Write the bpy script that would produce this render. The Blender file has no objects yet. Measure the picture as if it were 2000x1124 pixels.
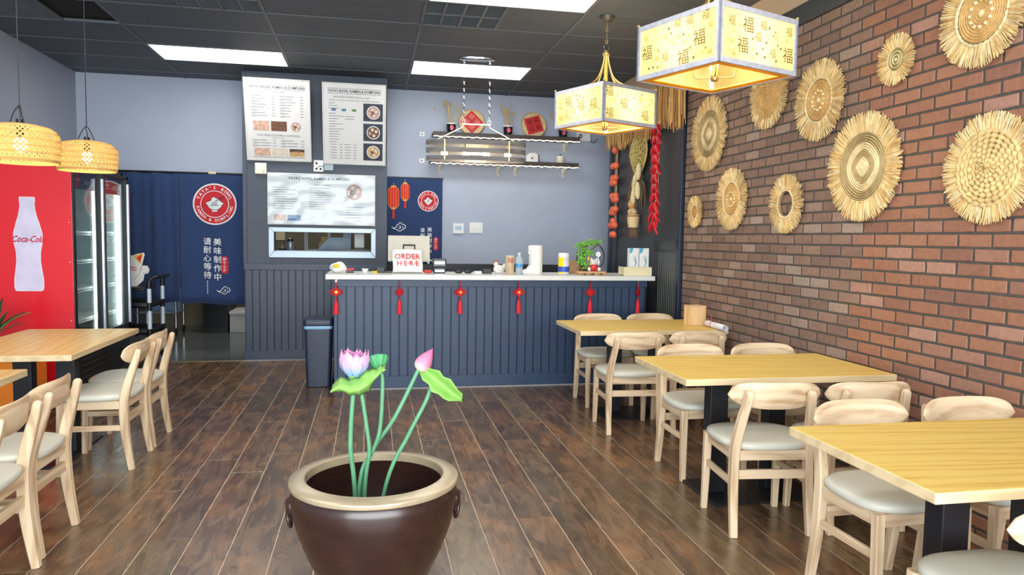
import bpy, math, random
from mathutils import Vector, Matrix
random.seed(7)
pi = math.pi
scene = bpy.context.scene
COL = scene.collection

# ------------------------------------------------------------------ camera
CAMZ = 1.3808
def camera():
    yaw, pitch, roll = 0.1943664, -0.0680849, 0.0156942
    cy, sy, cp, sp = math.cos(yaw), math.sin(yaw), math.cos(pitch), math.sin(pitch)
    f = Vector((sy*cp, cy*cp, sp)); r0 = Vector((cy, -sy, 0)); u0 = r0.cross(f)
    r = math.cos(roll)*r0 + math.sin(roll)*u0; u = -math.sin(roll)*r0 + math.cos(roll)*u0
    cd = bpy.data.cameras.new('camera'); cd.sensor_width = 36; cd.sensor_fit = 'HORIZONTAL'
    cd.lens = 1409.13*36/2000; cd.clip_start = .05
    o = bpy.data.objects.new('camera', cd); COL.objects.link(o)
    m = Matrix((r, u, -f)).transposed().to_4x4(); m.translation = (0, 0, CAMZ); o.matrix_world = m
    scene.camera = o
    return r, u, f
CR, CU, CF = camera()
def on_screen(p, margin=40):
    d = Vector(p) - Vector((0, 0, CAMZ)); z = d.dot(CF)
    if z < .2: return None
    x = 1000 + 1409.13*d.dot(CR)/z; y = 562 - 1409.13*d.dot(CU)/z
    return z if (-margin < x < 2000+margin and -margin < y < 1124+margin) else None

# ------------------------------------------------------------------ light
world = bpy.data.worlds.new('World'); scene.world = world; world.use_nodes = True
bg = world.node_tree.nodes['Background']; bg.inputs[0].default_value = (.80, .90, 1, 1); bg.inputs[1].default_value = 1.2
def area(name, loc, rot, sx, sy, power, color):
    l = bpy.data.lights.new(name, 'AREA'); l.shape = 'RECTANGLE'; l.size = sx; l.size_y = sy; l.energy = power; l.color = color
    o = bpy.data.objects.new(name, l); COL.objects.link(o); o.location = loc; o.rotation_euler = rot
    return o
# daylight entering by the glazed shop front behind the camera
area('daylight_shop_front', (-.2, -1.35, 1.5), (math.radians(90), 0, 0), 5.2, 2.3, 350, (.93, .97, 1))
PANEL = 9.5      # emission of the ceiling troffers
scene.view_settings.view_transform = 'Standard'
scene.view_settings.look = 'None'
scene.view_settings.gamma = 1
scene.view_settings.use_curve_mapping = False
scene.view_settings.exposure = 0.22
try:
    scene.cycles.max_bounces = 8; scene.cycles.transparent_max_bounces = 16
    scene.cycles.use_denoising = True; scene.cycles.sample_clamp_indirect = 6
except Exception: pass

# ------------------------------------------------------------------ helpers
def lin(v):
    v /= 255
    return v/12.92 if v <= .04045 else ((v+.055)/1.055)**2.4
def C(r, g, b): return (lin(r), lin(g), lin(b), 1)
MATS = {}
class NT:
    def __init__(s, name):
        s.m = bpy.data.materials.new(name); s.m.use_nodes = True; s.t = s.m.node_tree
        s.p = s.t.nodes['Principled BSDF']; s.out = s.t.nodes['Material Output']
    def n(s, kind, **kw):
        x = s.t.nodes.new(kind)
        for k, v in kw.items():
            if k.startswith('i_'): x.inputs[k[2:].replace('_', ' ')].default_value = v
            else: setattr(x, k, v)
        return x
    def l(s, a, b): s.t.links.new(a, b)
    def ramp(s, stops, interp='LINEAR'):
        r = s.n('ShaderNodeValToRGB'); cr = r.color_ramp; cr.interpolation = interp
        while len(cr.elements) < len(stops): cr.elements.new(.5)
        for e, (p, c) in zip(cr.elements, stops): e.position = p; e.color = c
        return r
    def coords(s, scale=(1, 1, 1), rand=False, kind='Object', rot=(0, 0, 0)):
        tc = s.n('ShaderNodeTexCoord'); mp = s.n('ShaderNodeMapping'); mp.inputs['Scale'].default_value = scale
        mp.inputs['Rotation'].default_value = rot
        src = tc.outputs[kind]
        if rand:
            oi = s.n('ShaderNodeObjectInfo'); mu = s.n('ShaderNodeVectorMath', operation='SCALE'); mu.inputs['Scale'].default_value = 37
            cb = s.n('ShaderNodeCombineXYZ'); s.l(oi.outputs['Random'], cb.inputs[0]); s.l(oi.outputs['Random'], cb.inputs[1])
            s.l(cb.outputs[0], mu.inputs[0])
            ad = s.n('ShaderNodeVectorMath', operation='ADD'); s.l(src, ad.inputs[0]); s.l(mu.outputs[0], ad.inputs[1]); src = ad.outputs[0]
        s.l(src, mp.inputs['Vector']); return mp.outputs[0]
    def noise(s, vec, scale=5, detail=4, rough=.55, dist=0):
        x = s.n('ShaderNodeTexNoise'); x.inputs['Scale'].default_value = scale; x.inputs['Detail'].default_value = detail
        x.inputs['Roughness'].default_value = rough; x.inputs['Distortion'].default_value = dist; s.l(vec, x.inputs['Vector']); return x.outputs['Fac']
    def bump(s, h, strength=.3, dist=.01):
        b = s.n('ShaderNodeBump'); b.inputs['Strength'].default_value = strength; b.inputs['Distance'].default_value = dist
        s.l(h, b.inputs['Height']); s.l(b.outputs[0], s.p.inputs['Normal'])
def sc(c, k): return tuple(min(1, x*k) for x in c[:3]) + (1,)
def M(name, c, rough=.5, metal=0, var=.1, scale=9, bump=0, stretch=(1, 1, 1), rand=False, coat=0, emis=0, emcol=None, alpha=1, spec=.5, sheen=0):
    if name in MATS: return MATS[name]
    s = NT(name); v = s.coords(stretch, rand); f = s.noise(v, scale)
    r = s.ramp([(.3, sc(c, 1-var)), (.7, sc(c, 1+var))]); s.l(f, r.inputs[0]); s.l(r.outputs[0], s.p.inputs['Base Color'])
    s.p.inputs['Roughness'].default_value = rough; s.p.inputs['Metallic'].default_value = metal
    s.p.inputs['Specular IOR Level'].default_value = spec; s.p.inputs['Coat Weight'].default_value = coat
    if sheen: s.p.inputs['Sheen Weight'].default_value = sheen
    if emis:
        s.p.inputs['Emission Color'].default_value = emcol or c; s.p.inputs['Emission Strength'].default_value = emis
    if bump: s.bump(f, bump)
    MATS[name] = s.m; return s.m
def glass(name, tint=(.95, 1, .98, 1), gloss=.12, rough=.02, flat=False):
    if name in MATS: return MATS[name]
    s = NT(name); tr = s.n('ShaderNodeBsdfTransparent'); tr.inputs[0].default_value = tint
    g = s.n('ShaderNodeBsdfGlossy'); g.inputs['Roughness'].default_value = rough
    mx = s.n('ShaderNodeMixShader')
    if flat: mx.inputs[0].default_value = gloss
    else:
        lw = s.n('ShaderNodeLayerWeight'); lw.inputs[0].default_value = gloss; s.l(lw.outputs['Fresnel'], mx.inputs[0])
    nz = s.noise(s.coords(), 3); nr = s.ramp([(0, sc(tint, .97)), (1, tint)]); s.l(nz, nr.inputs[0]); s.l(nr.outputs[0], tr.inputs[0])
    s.l(tr.outputs[0], mx.inputs[1]); s.l(g.outputs[0], mx.inputs[2])
    s.l(mx.outputs[0], s.out.inputs[0]); MATS[name] = s.m; return s.m
def translucent(name, c, k=.7, rough=.6, scale=20):
    if name in MATS: return MATS[name]
    s = NT(name); v = s.coords(); f = s.noise(v, scale)
    r = s.ramp([(.3, sc(c, .93)), (.7, sc(c, 1.05))]); s.l(f, r.inputs[0])
    d = s.n('ShaderNodeBsdfDiffuse'); t = s.n('ShaderNodeBsdfTranslucent'); s.l(r.outputs[0], d.inputs[0]); s.l(r.outputs[0], t.inputs[0])
    mx = s.n('ShaderNodeMixShader'); mx.inputs[0].default_value = k; s.l(d.outputs[0], mx.inputs[1]); s.l(t.outputs[0], mx.inputs[2])
    s.l(mx.outputs[0], s.out.inputs[0]); MATS[name] = s.m; return s.m
def emit(name, c, k):
    if name in MATS: return MATS[name]
    s = NT(name); v = s.coords(); f = s.noise(v, 3); r = s.ramp([(.2, sc(c, .98)), (.8, c)]); s.l(f, r.inputs[0])
    s.p.inputs['Base Color'].default_value = c; s.l(r.outputs[0], s.p.inputs['Emission Color']); s.p.inputs['Emission Strength'].default_value = k
    MATS[name] = s.m; return s.m
def wood(name, c1, c2, axis=0, rough=.45, rand=True, scale=1.0, coat=0.0):
    if name in MATS: return MATS[name]
    st = [14, 14, 14]; st[axis] = 1.1
    s = NT(name); v = s.coords(tuple(x*scale for x in st), rand)
    f = s.noise(v, 1.0, 5, .6, 1.4)
    w = s.n('ShaderNodeTexWave', wave_type='BANDS', bands_direction='DIAGONAL'); w.inputs['Scale'].default_value = .35; w.inputs['Distortion'].default_value = 9
    w.inputs['Detail'].default_value = 2; s.l(v, w.inputs['Vector'])
    mx = s.n('ShaderNodeMath', operation='MULTIPLY_ADD'); s.l(w.outputs['Fac'], mx.inputs[0]); mx.inputs[1].default_value = .35; s.l(f, mx.inputs[2])
    r = s.ramp([(.35, c2), (.75, c1)]); s.l(mx.outputs[0], r.inputs[0]); s.l(r.outputs[0], s.p.inputs['Base Color'])
    s.p.inputs['Roughness'].default_value = rough; s.p.inputs['Coat Weight'].default_value = coat; s.bump(f, .08, .003)
    MATS[name] = s.m; return s.m

class B:
    """collects geometry for one mesh object"""
    def __init__(s): s.v = []; s.f = []; s.fm = []; s.m = 0
    def add(s, vs, fs):
        o = len(s.v); s.v += [tuple(x) for x in vs]; s.f += [tuple(i+o for i in f) for f in fs]; s.fm += [s.m]*len(fs); return s
    def box(s, x0, x1, y0, y1, z0, z1):
        return s.add([(x0,y0,z0),(x1,y0,z0),(x1,y1,z0),(x0,y1,z0),(x0,y0,z1),(x1,y0,z1),(x1,y1,z1),(x0,y1,z1)],
                     [(0,3,2,1),(4,5,6,7),(0,1,5,4),(1,2,6,5),(2,3,7,6),(3,0,4,7)])
    def obox(s, c, size, rot=None):
        R_ = rot or Matrix.Identity(3); c = Vector(c); h = [a/2 for a in size]
        vs = [c + R_ @ Vector((x*h[0], y*h[1], z*h[2])) for z in (-1,1) for x, y in ((-1,-1),(1,-1),(1,1),(-1,1))]
        return s.add(vs, [(0,3,2,1),(4,5,6,7),(0,1,5,4),(1,2,6,5),(2,3,7,6),(3,0,4,7)])
    def tube(s, pts, r, n=8, closed=False, caps=True, squash=1, up=None, rect=False):
        pts = [Vector(p) for p in pts]; k = len(pts); rr = r if isinstance(r, (list, tuple)) else [r]*k
        vs = []; ref = None
        for i, p in enumerate(pts):
            if closed: t = pts[(i+1) % k] - pts[i-1]
            else: t = pts[min(i+1, k-1)] - pts[max(i-1, 0)]
            t.normalize()
            if ref is None: ref = Vector(up) if up else (Vector((0,0,1)) if abs(t.z) < .9 else Vector((1,0,0)))
            a = t.cross(ref)
            if a.length < 1e-5: a = t.orthogonal()
            a.normalize(); b = a.cross(t).normalized()
            if not up: ref = b
            for j in range(n):
                th = 2*pi*(j+.5)/n; vs.append(p + a*math.cos(th)*rr[i] + b*math.sin(th)*rr[i]*squash)
        fs = []
        for i in range(k if closed else k-1):
            q = (i+1) % k
            for j in range(n): fs.append((i*n+j, i*n+(j+1) % n, q*n+(j+1) % n, q*n+j))
        if caps and not closed: fs += [tuple(reversed(range(n))), tuple(range((k-1)*n, k*n))]
        return s.add(vs, fs)
    def cyl(s, p0, p1, r0, r1=None, n=16): return s.tube([p0, p1], [r0, r0 if r1 is None else r1], n)
    def lathe(s, prof, n=24, c=(0,0,0), scale=(1,1), warp=None):
        vs = []; fs = []; k = len(prof)
        for r, z in prof:
            for j in range(n):
                th = 2*pi*j/n; rr = r*(warp(th, z) if warp else 1)
                vs.append((c[0]+rr*math.cos(th)*scale[0], c[1]+rr*math.sin(th)*scale[1], c[2]+z))
        for i in range(k-1):
            for j in range(n): fs.append((i*n+j, i*n+(j+1) % n, (i+1)*n+(j+1) % n, (i+1)*n+j))
        if prof[0][0] > 1e-6: fs.append(tuple(reversed(range(n))))
        if prof[-1][0] > 1e-6: fs.append(tuple(range((k-1)*n, k*n)))
        return s.add(vs, fs)
    def lathe_open(s, prof, n=24, c=(0,0,0), scale=(1,1)):
        vs = []; fs = []; k = len(prof)
        for r, z in prof:
            for j in range(n):
                th = 2*pi*j/n; vs.append((c[0]+r*math.cos(th)*scale[0], c[1]+r*math.sin(th)*scale[1], c[2]+z))
        for i in range(k-1):
            for j in range(n): fs.append((i*n+j, i*n+(j+1) % n, (i+1)*n+(j+1) % n, (i+1)*n+j))
        return s.add(vs, fs)
    def ball(s, c, r, nu=14, nv=8, rot=None):
        r = (r, r, r) if isinstance(r, (int, float)) else r; R_ = rot or Matrix.Identity(3); c = Vector(c)
        vs = []; fs = []
        for i in range(nv+1):
            ph = pi*i/nv - pi/2
            for j in range(nu):
                th = 2*pi*j/nu
                vs.append(c + R_ @ Vector((r[0]*math.cos(ph)*math.cos(th), r[1]*math.cos(ph)*math.sin(th), r[2]*math.sin(ph))))
        for i in range(nv):
            for j in range(nu): fs.append((i*nu+j, i*nu+(j+1) % nu, (i+1)*nu+(j+1) % nu, (i+1)*nu+j))
        return s.add(vs, fs)
    def sheet(s, fn, nu, nv, closed_u=False):
        vs = [fn(i/nu, j/nv) for j in range(nv+1) for i in range(nu + (0 if closed_u else 1))]; w = nu if closed_u else nu+1
        fs = [(j*w+i, j*w+(i+1) % w, (j+1)*w+(i+1) % w, (j+1)*w+i) for j in range(nv) for i in range(nu)]
        return s.add(vs, fs)
    def prism(s, pts, fn, d0, d1):
        """2-D outline extruded between depths d0 and d1; fn(u, v, d) -> xyz"""
        n = len(pts); vs = [fn(u, v, d0) for u, v in pts] + [fn(u, v, d1) for u, v in pts]
        fs = [tuple(range(n)), tuple(reversed(range(n, 2*n)))] + [(i, n+i, n+(i+1) % n, (i+1) % n) for i in range(n)]
        return s.add(vs, fs)
    def flat(s, pts, fn): return s.add([fn(u, v) for u, v in pts], [tuple(range(len(pts)))])
    def text(s, body, size, fn, align='CENTER', shear=0, sx=1, bold=0):
        v, f = text_geo(body, align, bold)
        s.add([fn((x*sx + y*shear)*size, y*size) for x, y in v], f); return s
    def sec(s, name): s.secs = getattr(s, 'secs', []) + [(len(s.f), name)]; return s
    def build_secs(s, mats, parent, stuff=()):
        # one object for each section started with sec()
        for i, (f0, name) in enumerate(s.secs):
            f1 = s.secs[i+1][0] if i+1 < len(s.secs) else len(s.f)
            if f1 <= f0: continue
            b = B(); mp = {}
            for f, m in zip(s.f[f0:f1], s.fm[f0:f1]):
                q = []
                for k in f:
                    if k not in mp: mp[k] = len(b.v); b.v.append(s.v[k])
                    q.append(mp[k])
                b.f.append(tuple(q)); b.fm.append(m)
            o = b.build(name, mats, parent)
            if name in stuff: o['kind'] = 'stuff'
    def build(s, name, mats, parent=None, smooth=None, bevel=0, seg=2, loc=None, rot=None):
        me = bpy.data.meshes.new(name); me.from_pydata(s.v, [], s.f)
        mats = mats if isinstance(mats, (list, tuple)) else [mats]
        for m in mats: me.materials.append(m)
        if len(mats) > 1: me.polygons.foreach_set('material_index', s.fm)
        if smooth:
            me.polygons.foreach_set('use_smooth', [True]*len(me.polygons)); me.set_sharp_from_angle(angle=math.radians(smooth))
        me.update()
        o = bpy.data.objects.new(name, me); COL.objects.link(o)
        if parent: o.parent = parent
        if loc: o.location = loc
        if rot: o.rotation_euler = rot
        if bevel:
            b = o.modifiers.new('bevel', 'BEVEL'); b.width = bevel; b.segments = seg; b.limit_method = 'ANGLE'; b.angle_limit = math.radians(40)
        return o
TXT = {}
def text_geo(body, align='CENTER', bold=0):
    k = (body, align, bold)
    if k not in TXT:
        cu = bpy.data.curves.new('t', 'FONT'); cu.body = body; cu.align_x = align; cu.align_y = 'CENTER'; cu.resolution_u = 2; cu.offset = bold
        o = bpy.data.objects.new('t', cu); me = bpy.data.meshes.new_from_object(o)
        TXT[k] = ([(v.co.x, v.co.y) for v in me.vertices], [tuple(p.vertices) for p in me.polygons])
        bpy.data.objects.remove(o); bpy.data.meshes.remove(me); bpy.data.curves.remove(cu)
    return TXT[k]
def tag(o, label=None, cat=None, group=None, kind=None):
    if label: o['label'] = label
    if cat: o['category'] = cat
    if group: o['group'] = group
    if kind: o['kind'] = kind
    return o
def thing(name, label, cat, loc=(0,0,0), rz=0, group=None):
    o = bpy.data.objects.new(name, None); COL.objects.link(o); o.location = loc; o.rotation_euler = (0, 0, rz); o.empty_display_size = .05
    return tag(o, label, cat, group)
def struct(o, label=None): return tag(o, label, None, None, 'structure')
def kids(o): return [c for c in ALLKIDS.get(o.name, [])]
ALLKIDS = {}
def copy_tree(root, label, loc, rz, parent=None):
    r = root.copy(); COL.objects.link(r)
    if parent is None: r['label'] = label; r.location = loc; r.rotation_euler = (0, 0, rz)
    else: r.parent = parent
    for ch in list(root.children): copy_tree(ch, None, None, None, r)
    return r
def box(name, mat, x0, x1, y0, y1, z0, z1, parent=None, bevel=0): return B().box(x0,x1,y0,y1,z0,z1).build(name, mat, parent, bevel=bevel)
def circle(r, n=32, a0=0): return [(r*math.cos(a0+2*pi*i/n), r*math.sin(a0+2*pi*i/n)) for i in range(n)]
def XZ(y, x0=0, z0=0): return lambda u, v: (x0+u, y, z0+v)     # flat prints that face the room (-Y)
def rotz(a): return Matrix.Rotation(a, 3, 'Z')
def roty(a): return Matrix.Rotation(a, 3, 'Y')
def rotx(a): return Matrix.Rotation(a, 3, 'X')
def dirrot(d, up=(0,0,1)):
    return Vector(d).to_track_quat('Z', 'Y').to_matrix()
# ================================================================== SETTING
XL, XR, YB, ZC, YD = -3.164, 2.74, 8.785, 3.115, 8.22
TILE_X, TILE_Y, GX, GY = 1.2192, .6096, -2.037, 7.287

def wallpaint(name, c, rough=.6): return M(name, c, rough, var=.03, scale=2.5)
m_grey = wallpaint('painted wall blue grey', C(174, 184, 203))
m_left = wallpaint('painted wall cool grey', C(158, 166, 182))
m_tan = wallpaint('painted wall tan', C(205, 180, 148))
m_dark = wallpaint('painted wall charcoal', C(66, 75, 90), .5)
m_char = wallpaint('painted panel black grey', C(58, 61, 64), .45)
m_navy = M('painted board navy', C(46, 67, 96), .42, var=.05, scale=4)
m_navyd = M('painted board slate', C(56, 67, 86), .42, var=.05, scale=4)
m_trimn = M('painted trim dark navy', C(28, 40, 60), .4, var=.05)
m_black = M('black plastic', C(22, 23, 26), .4, var=.1)
m_blackmetal = M('black powder coat', C(24, 27, 34), .45, var=.08, scale=40)
m_white = M('white plastic', C(235, 235, 232), .4, var=.02)
m_steel = M('brushed steel', C(166, 180, 194), .42, .55, var=.06, scale=30, stretch=(1, 1, 14))
m_chrome = M('chrome', C(220, 222, 225), .12, 1, var=.02)

# ---- floor: a pale joint bed with every plank on top
def plank_mat():
    s = NT('laminate plank brown'); v = s.coords((5.5, 1.0, 1), True); oi = s.n('ShaderNodeObjectInfo')
    g = s.noise(v, 3.2, 6, .56, 1.2)
    v2 = s.coords((2.0, 1.1, 1), True); patch = s.noise(v2, 2.2, 3, .55, .8)
    v3 = s.coords((7, 1.6, 1), True); w = s.n('ShaderNodeTexWave', wave_type='RINGS'); w.inputs['Scale'].default_value = .8
    w.inputs['Distortion'].default_value = 14; w.inputs['Detail'].default_value = 3; s.l(v3, w.inputs['Vector'])
    dark = s.ramp([(.22, C(74, 54, 42)), (.5, C(100, 78, 59)), (.74, C(132, 102, 77))]); s.l(g, dark.inputs[0])
    warm = s.ramp([(.22, C(92, 62, 42)), (.5, C(130, 94, 62)), (.74, C(158, 116, 78))]); s.l(g, warm.inputs[0])
    olive = s.ramp([(.22, C(80, 67, 50)), (.5, C(110, 93, 68)), (.74, C(136, 113, 82))]); s.l(g, olive.inputs[0])
    f1 = s.ramp([(.45, (0,0,0,1)), (.64, (1,1,1,1))]); s.l(patch, f1.inputs[0])
    mx = s.n('ShaderNodeMix', data_type='RGBA'); s.l(f1.outputs[0], mx.inputs[0]); s.l(dark.outputs[0], mx.inputs[6]); s.l(warm.outputs[0], mx.inputs[7])
    f2 = s.ramp([(.55, (0,0,0,1)), (.85, (.8,.8,.8,1))]); s.l(oi.outputs['Random'], f2.inputs[0])
    mx2 = s.n('ShaderNodeMix', data_type='RGBA'); s.l(f2.outputs[0], mx2.inputs[0]); s.l(mx.outputs[2], mx2.inputs[6]); s.l(olive.outputs[0], mx2.inputs[7])
    mx3 = s.n('ShaderNodeMix', data_type='RGBA', blend_type='MULTIPLY'); mx3.inputs[0].default_value = .28
    wr = s.ramp([(.2, (.6,.56,.52,1)), (.7, (1.1,1.08,1.05,1))]); s.l(w.outputs['Fac'], wr.inputs[0])
    s.l(mx2.outputs[2], mx3.inputs[6]); s.l(wr.outputs[0], mx3.inputs[7]); pv = s.ramp([(0, (.72,.70,.70,1)), (.5, (.98,.98,.98,1)), (1, (1.18,1.16,1.12,1))])
    wn = s.n('ShaderNodeTexWhiteNoise', noise_dimensions='1D'); s.l(oi.outputs['Random'], wn.inputs['W']); s.l(wn.outputs['Value'], pv.inputs[0])
    mx4 = s.n('ShaderNodeMix', data_type='RGBA', blend_type='MULTIPLY'); mx4.inputs[0].default_value = 1; s.l(mx3.outputs[2], mx4.inputs[6]); s.l(pv.outputs[0], mx4.inputs[7])
    s.l(mx4.outputs[2], s.p.inputs['Base Color'])
    s.p.inputs['Specular IOR Level'].default_value = 1.0
    rr = s.ramp([(.3, (.20,.20,.20,1)), (.7, (.34,.34,.34,1))]); s.l(g, rr.inputs[0]); s.l(rr.outputs[0], s.p.inputs['Roughness'])
    s.bump(g, .05, .002); return s.m
m_plank = plank_mat()
floor = struct(box('floor', M('joint bed pale', C(206, 188, 168), .6), XL-.1, XR+.8, -1.6, YD, -.1, -.0025))
PW, P0, PL = .18825, -1.16942, 1.183
known = {-3: 7.402, -2: 6.712, -1: 7.19, 0: 4.061, 1: 3.405, 2: 3.142, 3: 3.487, 4: 5.061, 9: 2.971, 10: 4.586, 11: 3.596, 12: 2.864, 13: 3.146, 14: 3.83, 15: 3.487, 16: 3.213}
plank_cache = {}
def plank_mesh(w, l):
    k = (round(w, 3), round(l, 3))
    if k not in plank_cache:
        b = B(); e = .0016; h = .0025
        b.add([(-w/2,-l/2,-h),(w/2,-l/2,-h),(w/2,l/2,-h),(-w/2,l/2,-h),(-w/2+e,-l/2+e,0),(w/2-e,-l/2+e,0),(w/2-e,l/2-e,0),(-w/2+e,l/2-e,0)],
              [(4,5,6,7),(0,1,5,4),(1,2,6,5),(2,3,7,6),(3,0,4,7)])
        me = bpy.data.meshes.new('plank'); me.from_pydata(b.v, [], b.f); me.materials.append(m_plank); plank_cache[k] = me
    return plank_cache[k]
for i in range(-11, 25):
    xa, xb = P0 + PW*i, P0 + PW*(i+1)
    xa, xb = max(xa, XL), min(xb, XR+.6)
    if xb - xa < .02: continue
    y0 = known.get(i, random.uniform(2, 3.2)); y0 -= PL*math.ceil((y0+1.6)/PL)
    while y0 < YD - .02:
        ya, yb = max(y0, -1.6), min(y0+PL, YD); y0 += PL
        if yb - ya < .03: continue
        o = bpy.data.objects.new('plank', plank_mesh(xb-xa-.0040, yb-ya-.0034)); COL.objects.link(o); o.parent = floor
        o.location = ((xa+xb)/2, (ya+yb)/2, 0)
struct(box('trim_1', M('threshold strip', C(150, 138, 112), .4, .6), -2.8, -1.335, YD-.012, YD+.03, -.002, .006))
kf = struct(box('floor_kitchen', M('kitchen sealed concrete', C(108, 112, 112), .16, var=.12, scale=1.4), XL, XR+.8, YD+.0305, 11.6, -.1, 0))

# ---- ceiling
m_tile = M('ceiling tile charcoal', C(80, 85, 92), .62, var=.08, scale=1.6, stretch=(.5, 5, 1), bump=.05, rand=True)
m_bar = M('ceiling grid bar', C(92, 97, 104), .5, var=.06)
ceiling = struct(box('ceiling', M('ceiling void black', C(16, 16, 17), .9), XL-.1, XR+.8, -1.6, 11.6, ZC+.03, ZC+.12))
xs = [XL] + [GX + TILE_X*i for i in range(0, 4)] + [XR+.05]
ys = [YB]; k = 2
while True:
    y = GY + TILE_Y*k; k -= 1
    if y < -1.6: break
    if y < YB-.05: ys.append(y)
ys = sorted(ys)
def is_light(ix, y):
    yy = round((y-GY)/TILE_Y)
    return (ix == 1 and yy in (0, -6, -10)) or (ix == 3 and yy in (0, -4, -8))
HALF = {}
tile_meshes = {}
for ix in range(len(xs)-1):
    for iy in range(len(ys)-1):
        xa, xb, ya, yb = xs[ix], xs[ix+1], ys[iy], ys[iy+1]
        if is_light(ix, ya): continue
        yy = round((ya-GY)/TILE_Y)
        if yy == -3 and ix == 3: xa += TILE_X/2       # half of this bay holds a return-air grille
        if yy == -3 and ix == 1: xb -= TILE_X/2
        if yy == -2 and ix == 0: continue
        w, d = xb-xa-.02, yb-ya-.02
        kk = (round(w, 3), round(d, 3))
        if kk not in tile_meshes:
            me = bpy.data.meshes.new('ceiling_tile'); e = .006
            me.from_pydata([(-w/2-e,-d/2-e,.012),(w/2+e,-d/2-e,.012),(w/2+e,d/2+e,.012),(-w/2-e,d/2+e,.012),(-w/2,-d/2,.003),(w/2,-d/2,.003),(w/2,d/2,.003),(-w/2,d/2,.003)], [],
                           [(7,6,5,4),(4,5,1,0),(5,6,2,1),(6,7,3,2),(7,4,0,3)]); me.materials.append(m_tile); tile_meshes[kk] = me
        o = bpy.data.objects.new('ceiling_tile', tile_meshes[kk]); COL.objects.link(o); o.parent = ceiling; o.location = ((xa+xb)/2, (ya+yb)/2, ZC)
        o.rotation_euler = (random.uniform(-.002, .002), random.uniform(-.001, .001), 0)
for x in xs[1:-1]: box('grid_bar', m_bar, x-.012, x+.012, -1.6, YB, ZC-.003, ZC+.02, ceiling)
for y in ys[:-1]: box('grid_bar', m_bar, XL, XR+.05, y-.009, y+.009, ZC-.0015, ZC+.02, ceiling)
m_troffer = emit('troffer diffuser', (1, .985, .955, 1), PANEL)
def troffer(x, y, label):
    t = thing('ceiling_light', label, 'ceiling light', (x, y, ZC-.004), group='fluorescent ceiling panels')
    b = B(); w, d, e = TILE_X, TILE_Y, .022
    for q in ((.012, w-.012, .01, e), (.012, w-.012, d-e, d-.01), (.012, e, e, d-e), (w-e, w-.012, e, d-e)): b.box(q[0], q[1], q[2], q[3], -.001, .03)
    b.build('frame', M('troffer frame', C(150, 150, 145), .5), t)
    B().box(e, w-e, e, d-e, .004, .012).build('diffuser', m_troffer, t)
troffer(GX, GY, 'bright rectangular ceiling light panel left, in front of the first menu board')
troffer(GX+2*TILE_X, GY, 'bright rectangular ceiling light panel behind the chain canopy of the bulb chandelier')
troffer(GX+2*TILE_X, GY-4*TILE_Y, 'largest bright ceiling light panel cut by the top edge of the picture')
for ix, iy, lab in ((0, -6, 'ceiling light panel out of view above the left tables'), (0, -10, 'ceiling light panel out of view behind the camera, left'), (2, -8, 'ceiling light panel out of view above the pot')): troffer(GX+TILE_X*ix, GY+TILE_Y*iy, lab)
def grille(x0, x1, y0, y1, label, nx, ny, slat=True):
    t = thing('ceiling_vent', label, 'vent', (x0, y0, ZC), group='return air grilles')
    w, d = x1-x0, y1-y0
    B().box(.01, w-.01, .01, d-.01, .015, .028).build('backing', M('vent dark', C(30, 33, 37), .7), t)
    b = B()
    for i in range(nx+1): b.box(w*i/nx-.009, w*i/nx+.009, 0, d, -.004, .012)
    for i in range(ny+1): b.box(0, w, d*i/ny-.006, d*i/ny+.006, -.004, .012)
    b.build('frame', m_bar, t)
    if slat:
        n = 22
        sl = None
        for i in range(n):
            if sl is None: sl = B().obox((0, 0, 0), (w-.02, .018, .002), rotx(.7)).build('slat', M('vent slat', C(104, 110, 116), .5), t); o = sl
            else: o = sl.copy(); COL.objects.link(o)
            o.location = (w/2, d*(i+.5)/n, .006)
grille(GX+2*TILE_X, GX+2.5*TILE_X, GY-3*TILE_Y, GY-2*TILE_Y, 'square ceiling return grille beside the largest light panel', 4, 2)
grille(GX+.5*TILE_X, GX+TILE_X, GY-3*TILE_Y, GY-2*TILE_Y, 'square ceiling return grille at the top edge, above the left light panel', 4, 2)
grille(XL+.02, GX-.45, GY-2*TILE_Y, GY-TILE_Y, 'slatted black ceiling vent in the top left corner near the grey wall', 1, 1)

# ---- walls
def multibox(name, mat, boxes, label=None, parent=None):
    b = B()
    for q in boxes: b.box(*q)
    o = b.build(name, mat, parent)
    return struct(o, label) if parent is None else o
wl = multibox('wall_left', m_left, [(XL-.12, XL, -1.6, 11.6, 0, ZC+.03)])
DX0, DX1 = -2.80, -1.335     # kitchen doorway
wb = multibox('wall_back', m_grey, [(XL, DX0, YB, YB+.12, 0, ZC+.03), (DX0, DX1, YB, YB+.12, 2.075, ZC+.03), (.18, XR+.9, YB, YB+.12, 0, ZC+.03)])
multibox('wall_far_right', m_left, [(XR+.9, XR+1.0, 7.9, 8.9, 0, ZC+.03), (XR+.115, XR+.9, 7.94, 8.06, 0, ZC+.03)])
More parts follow.
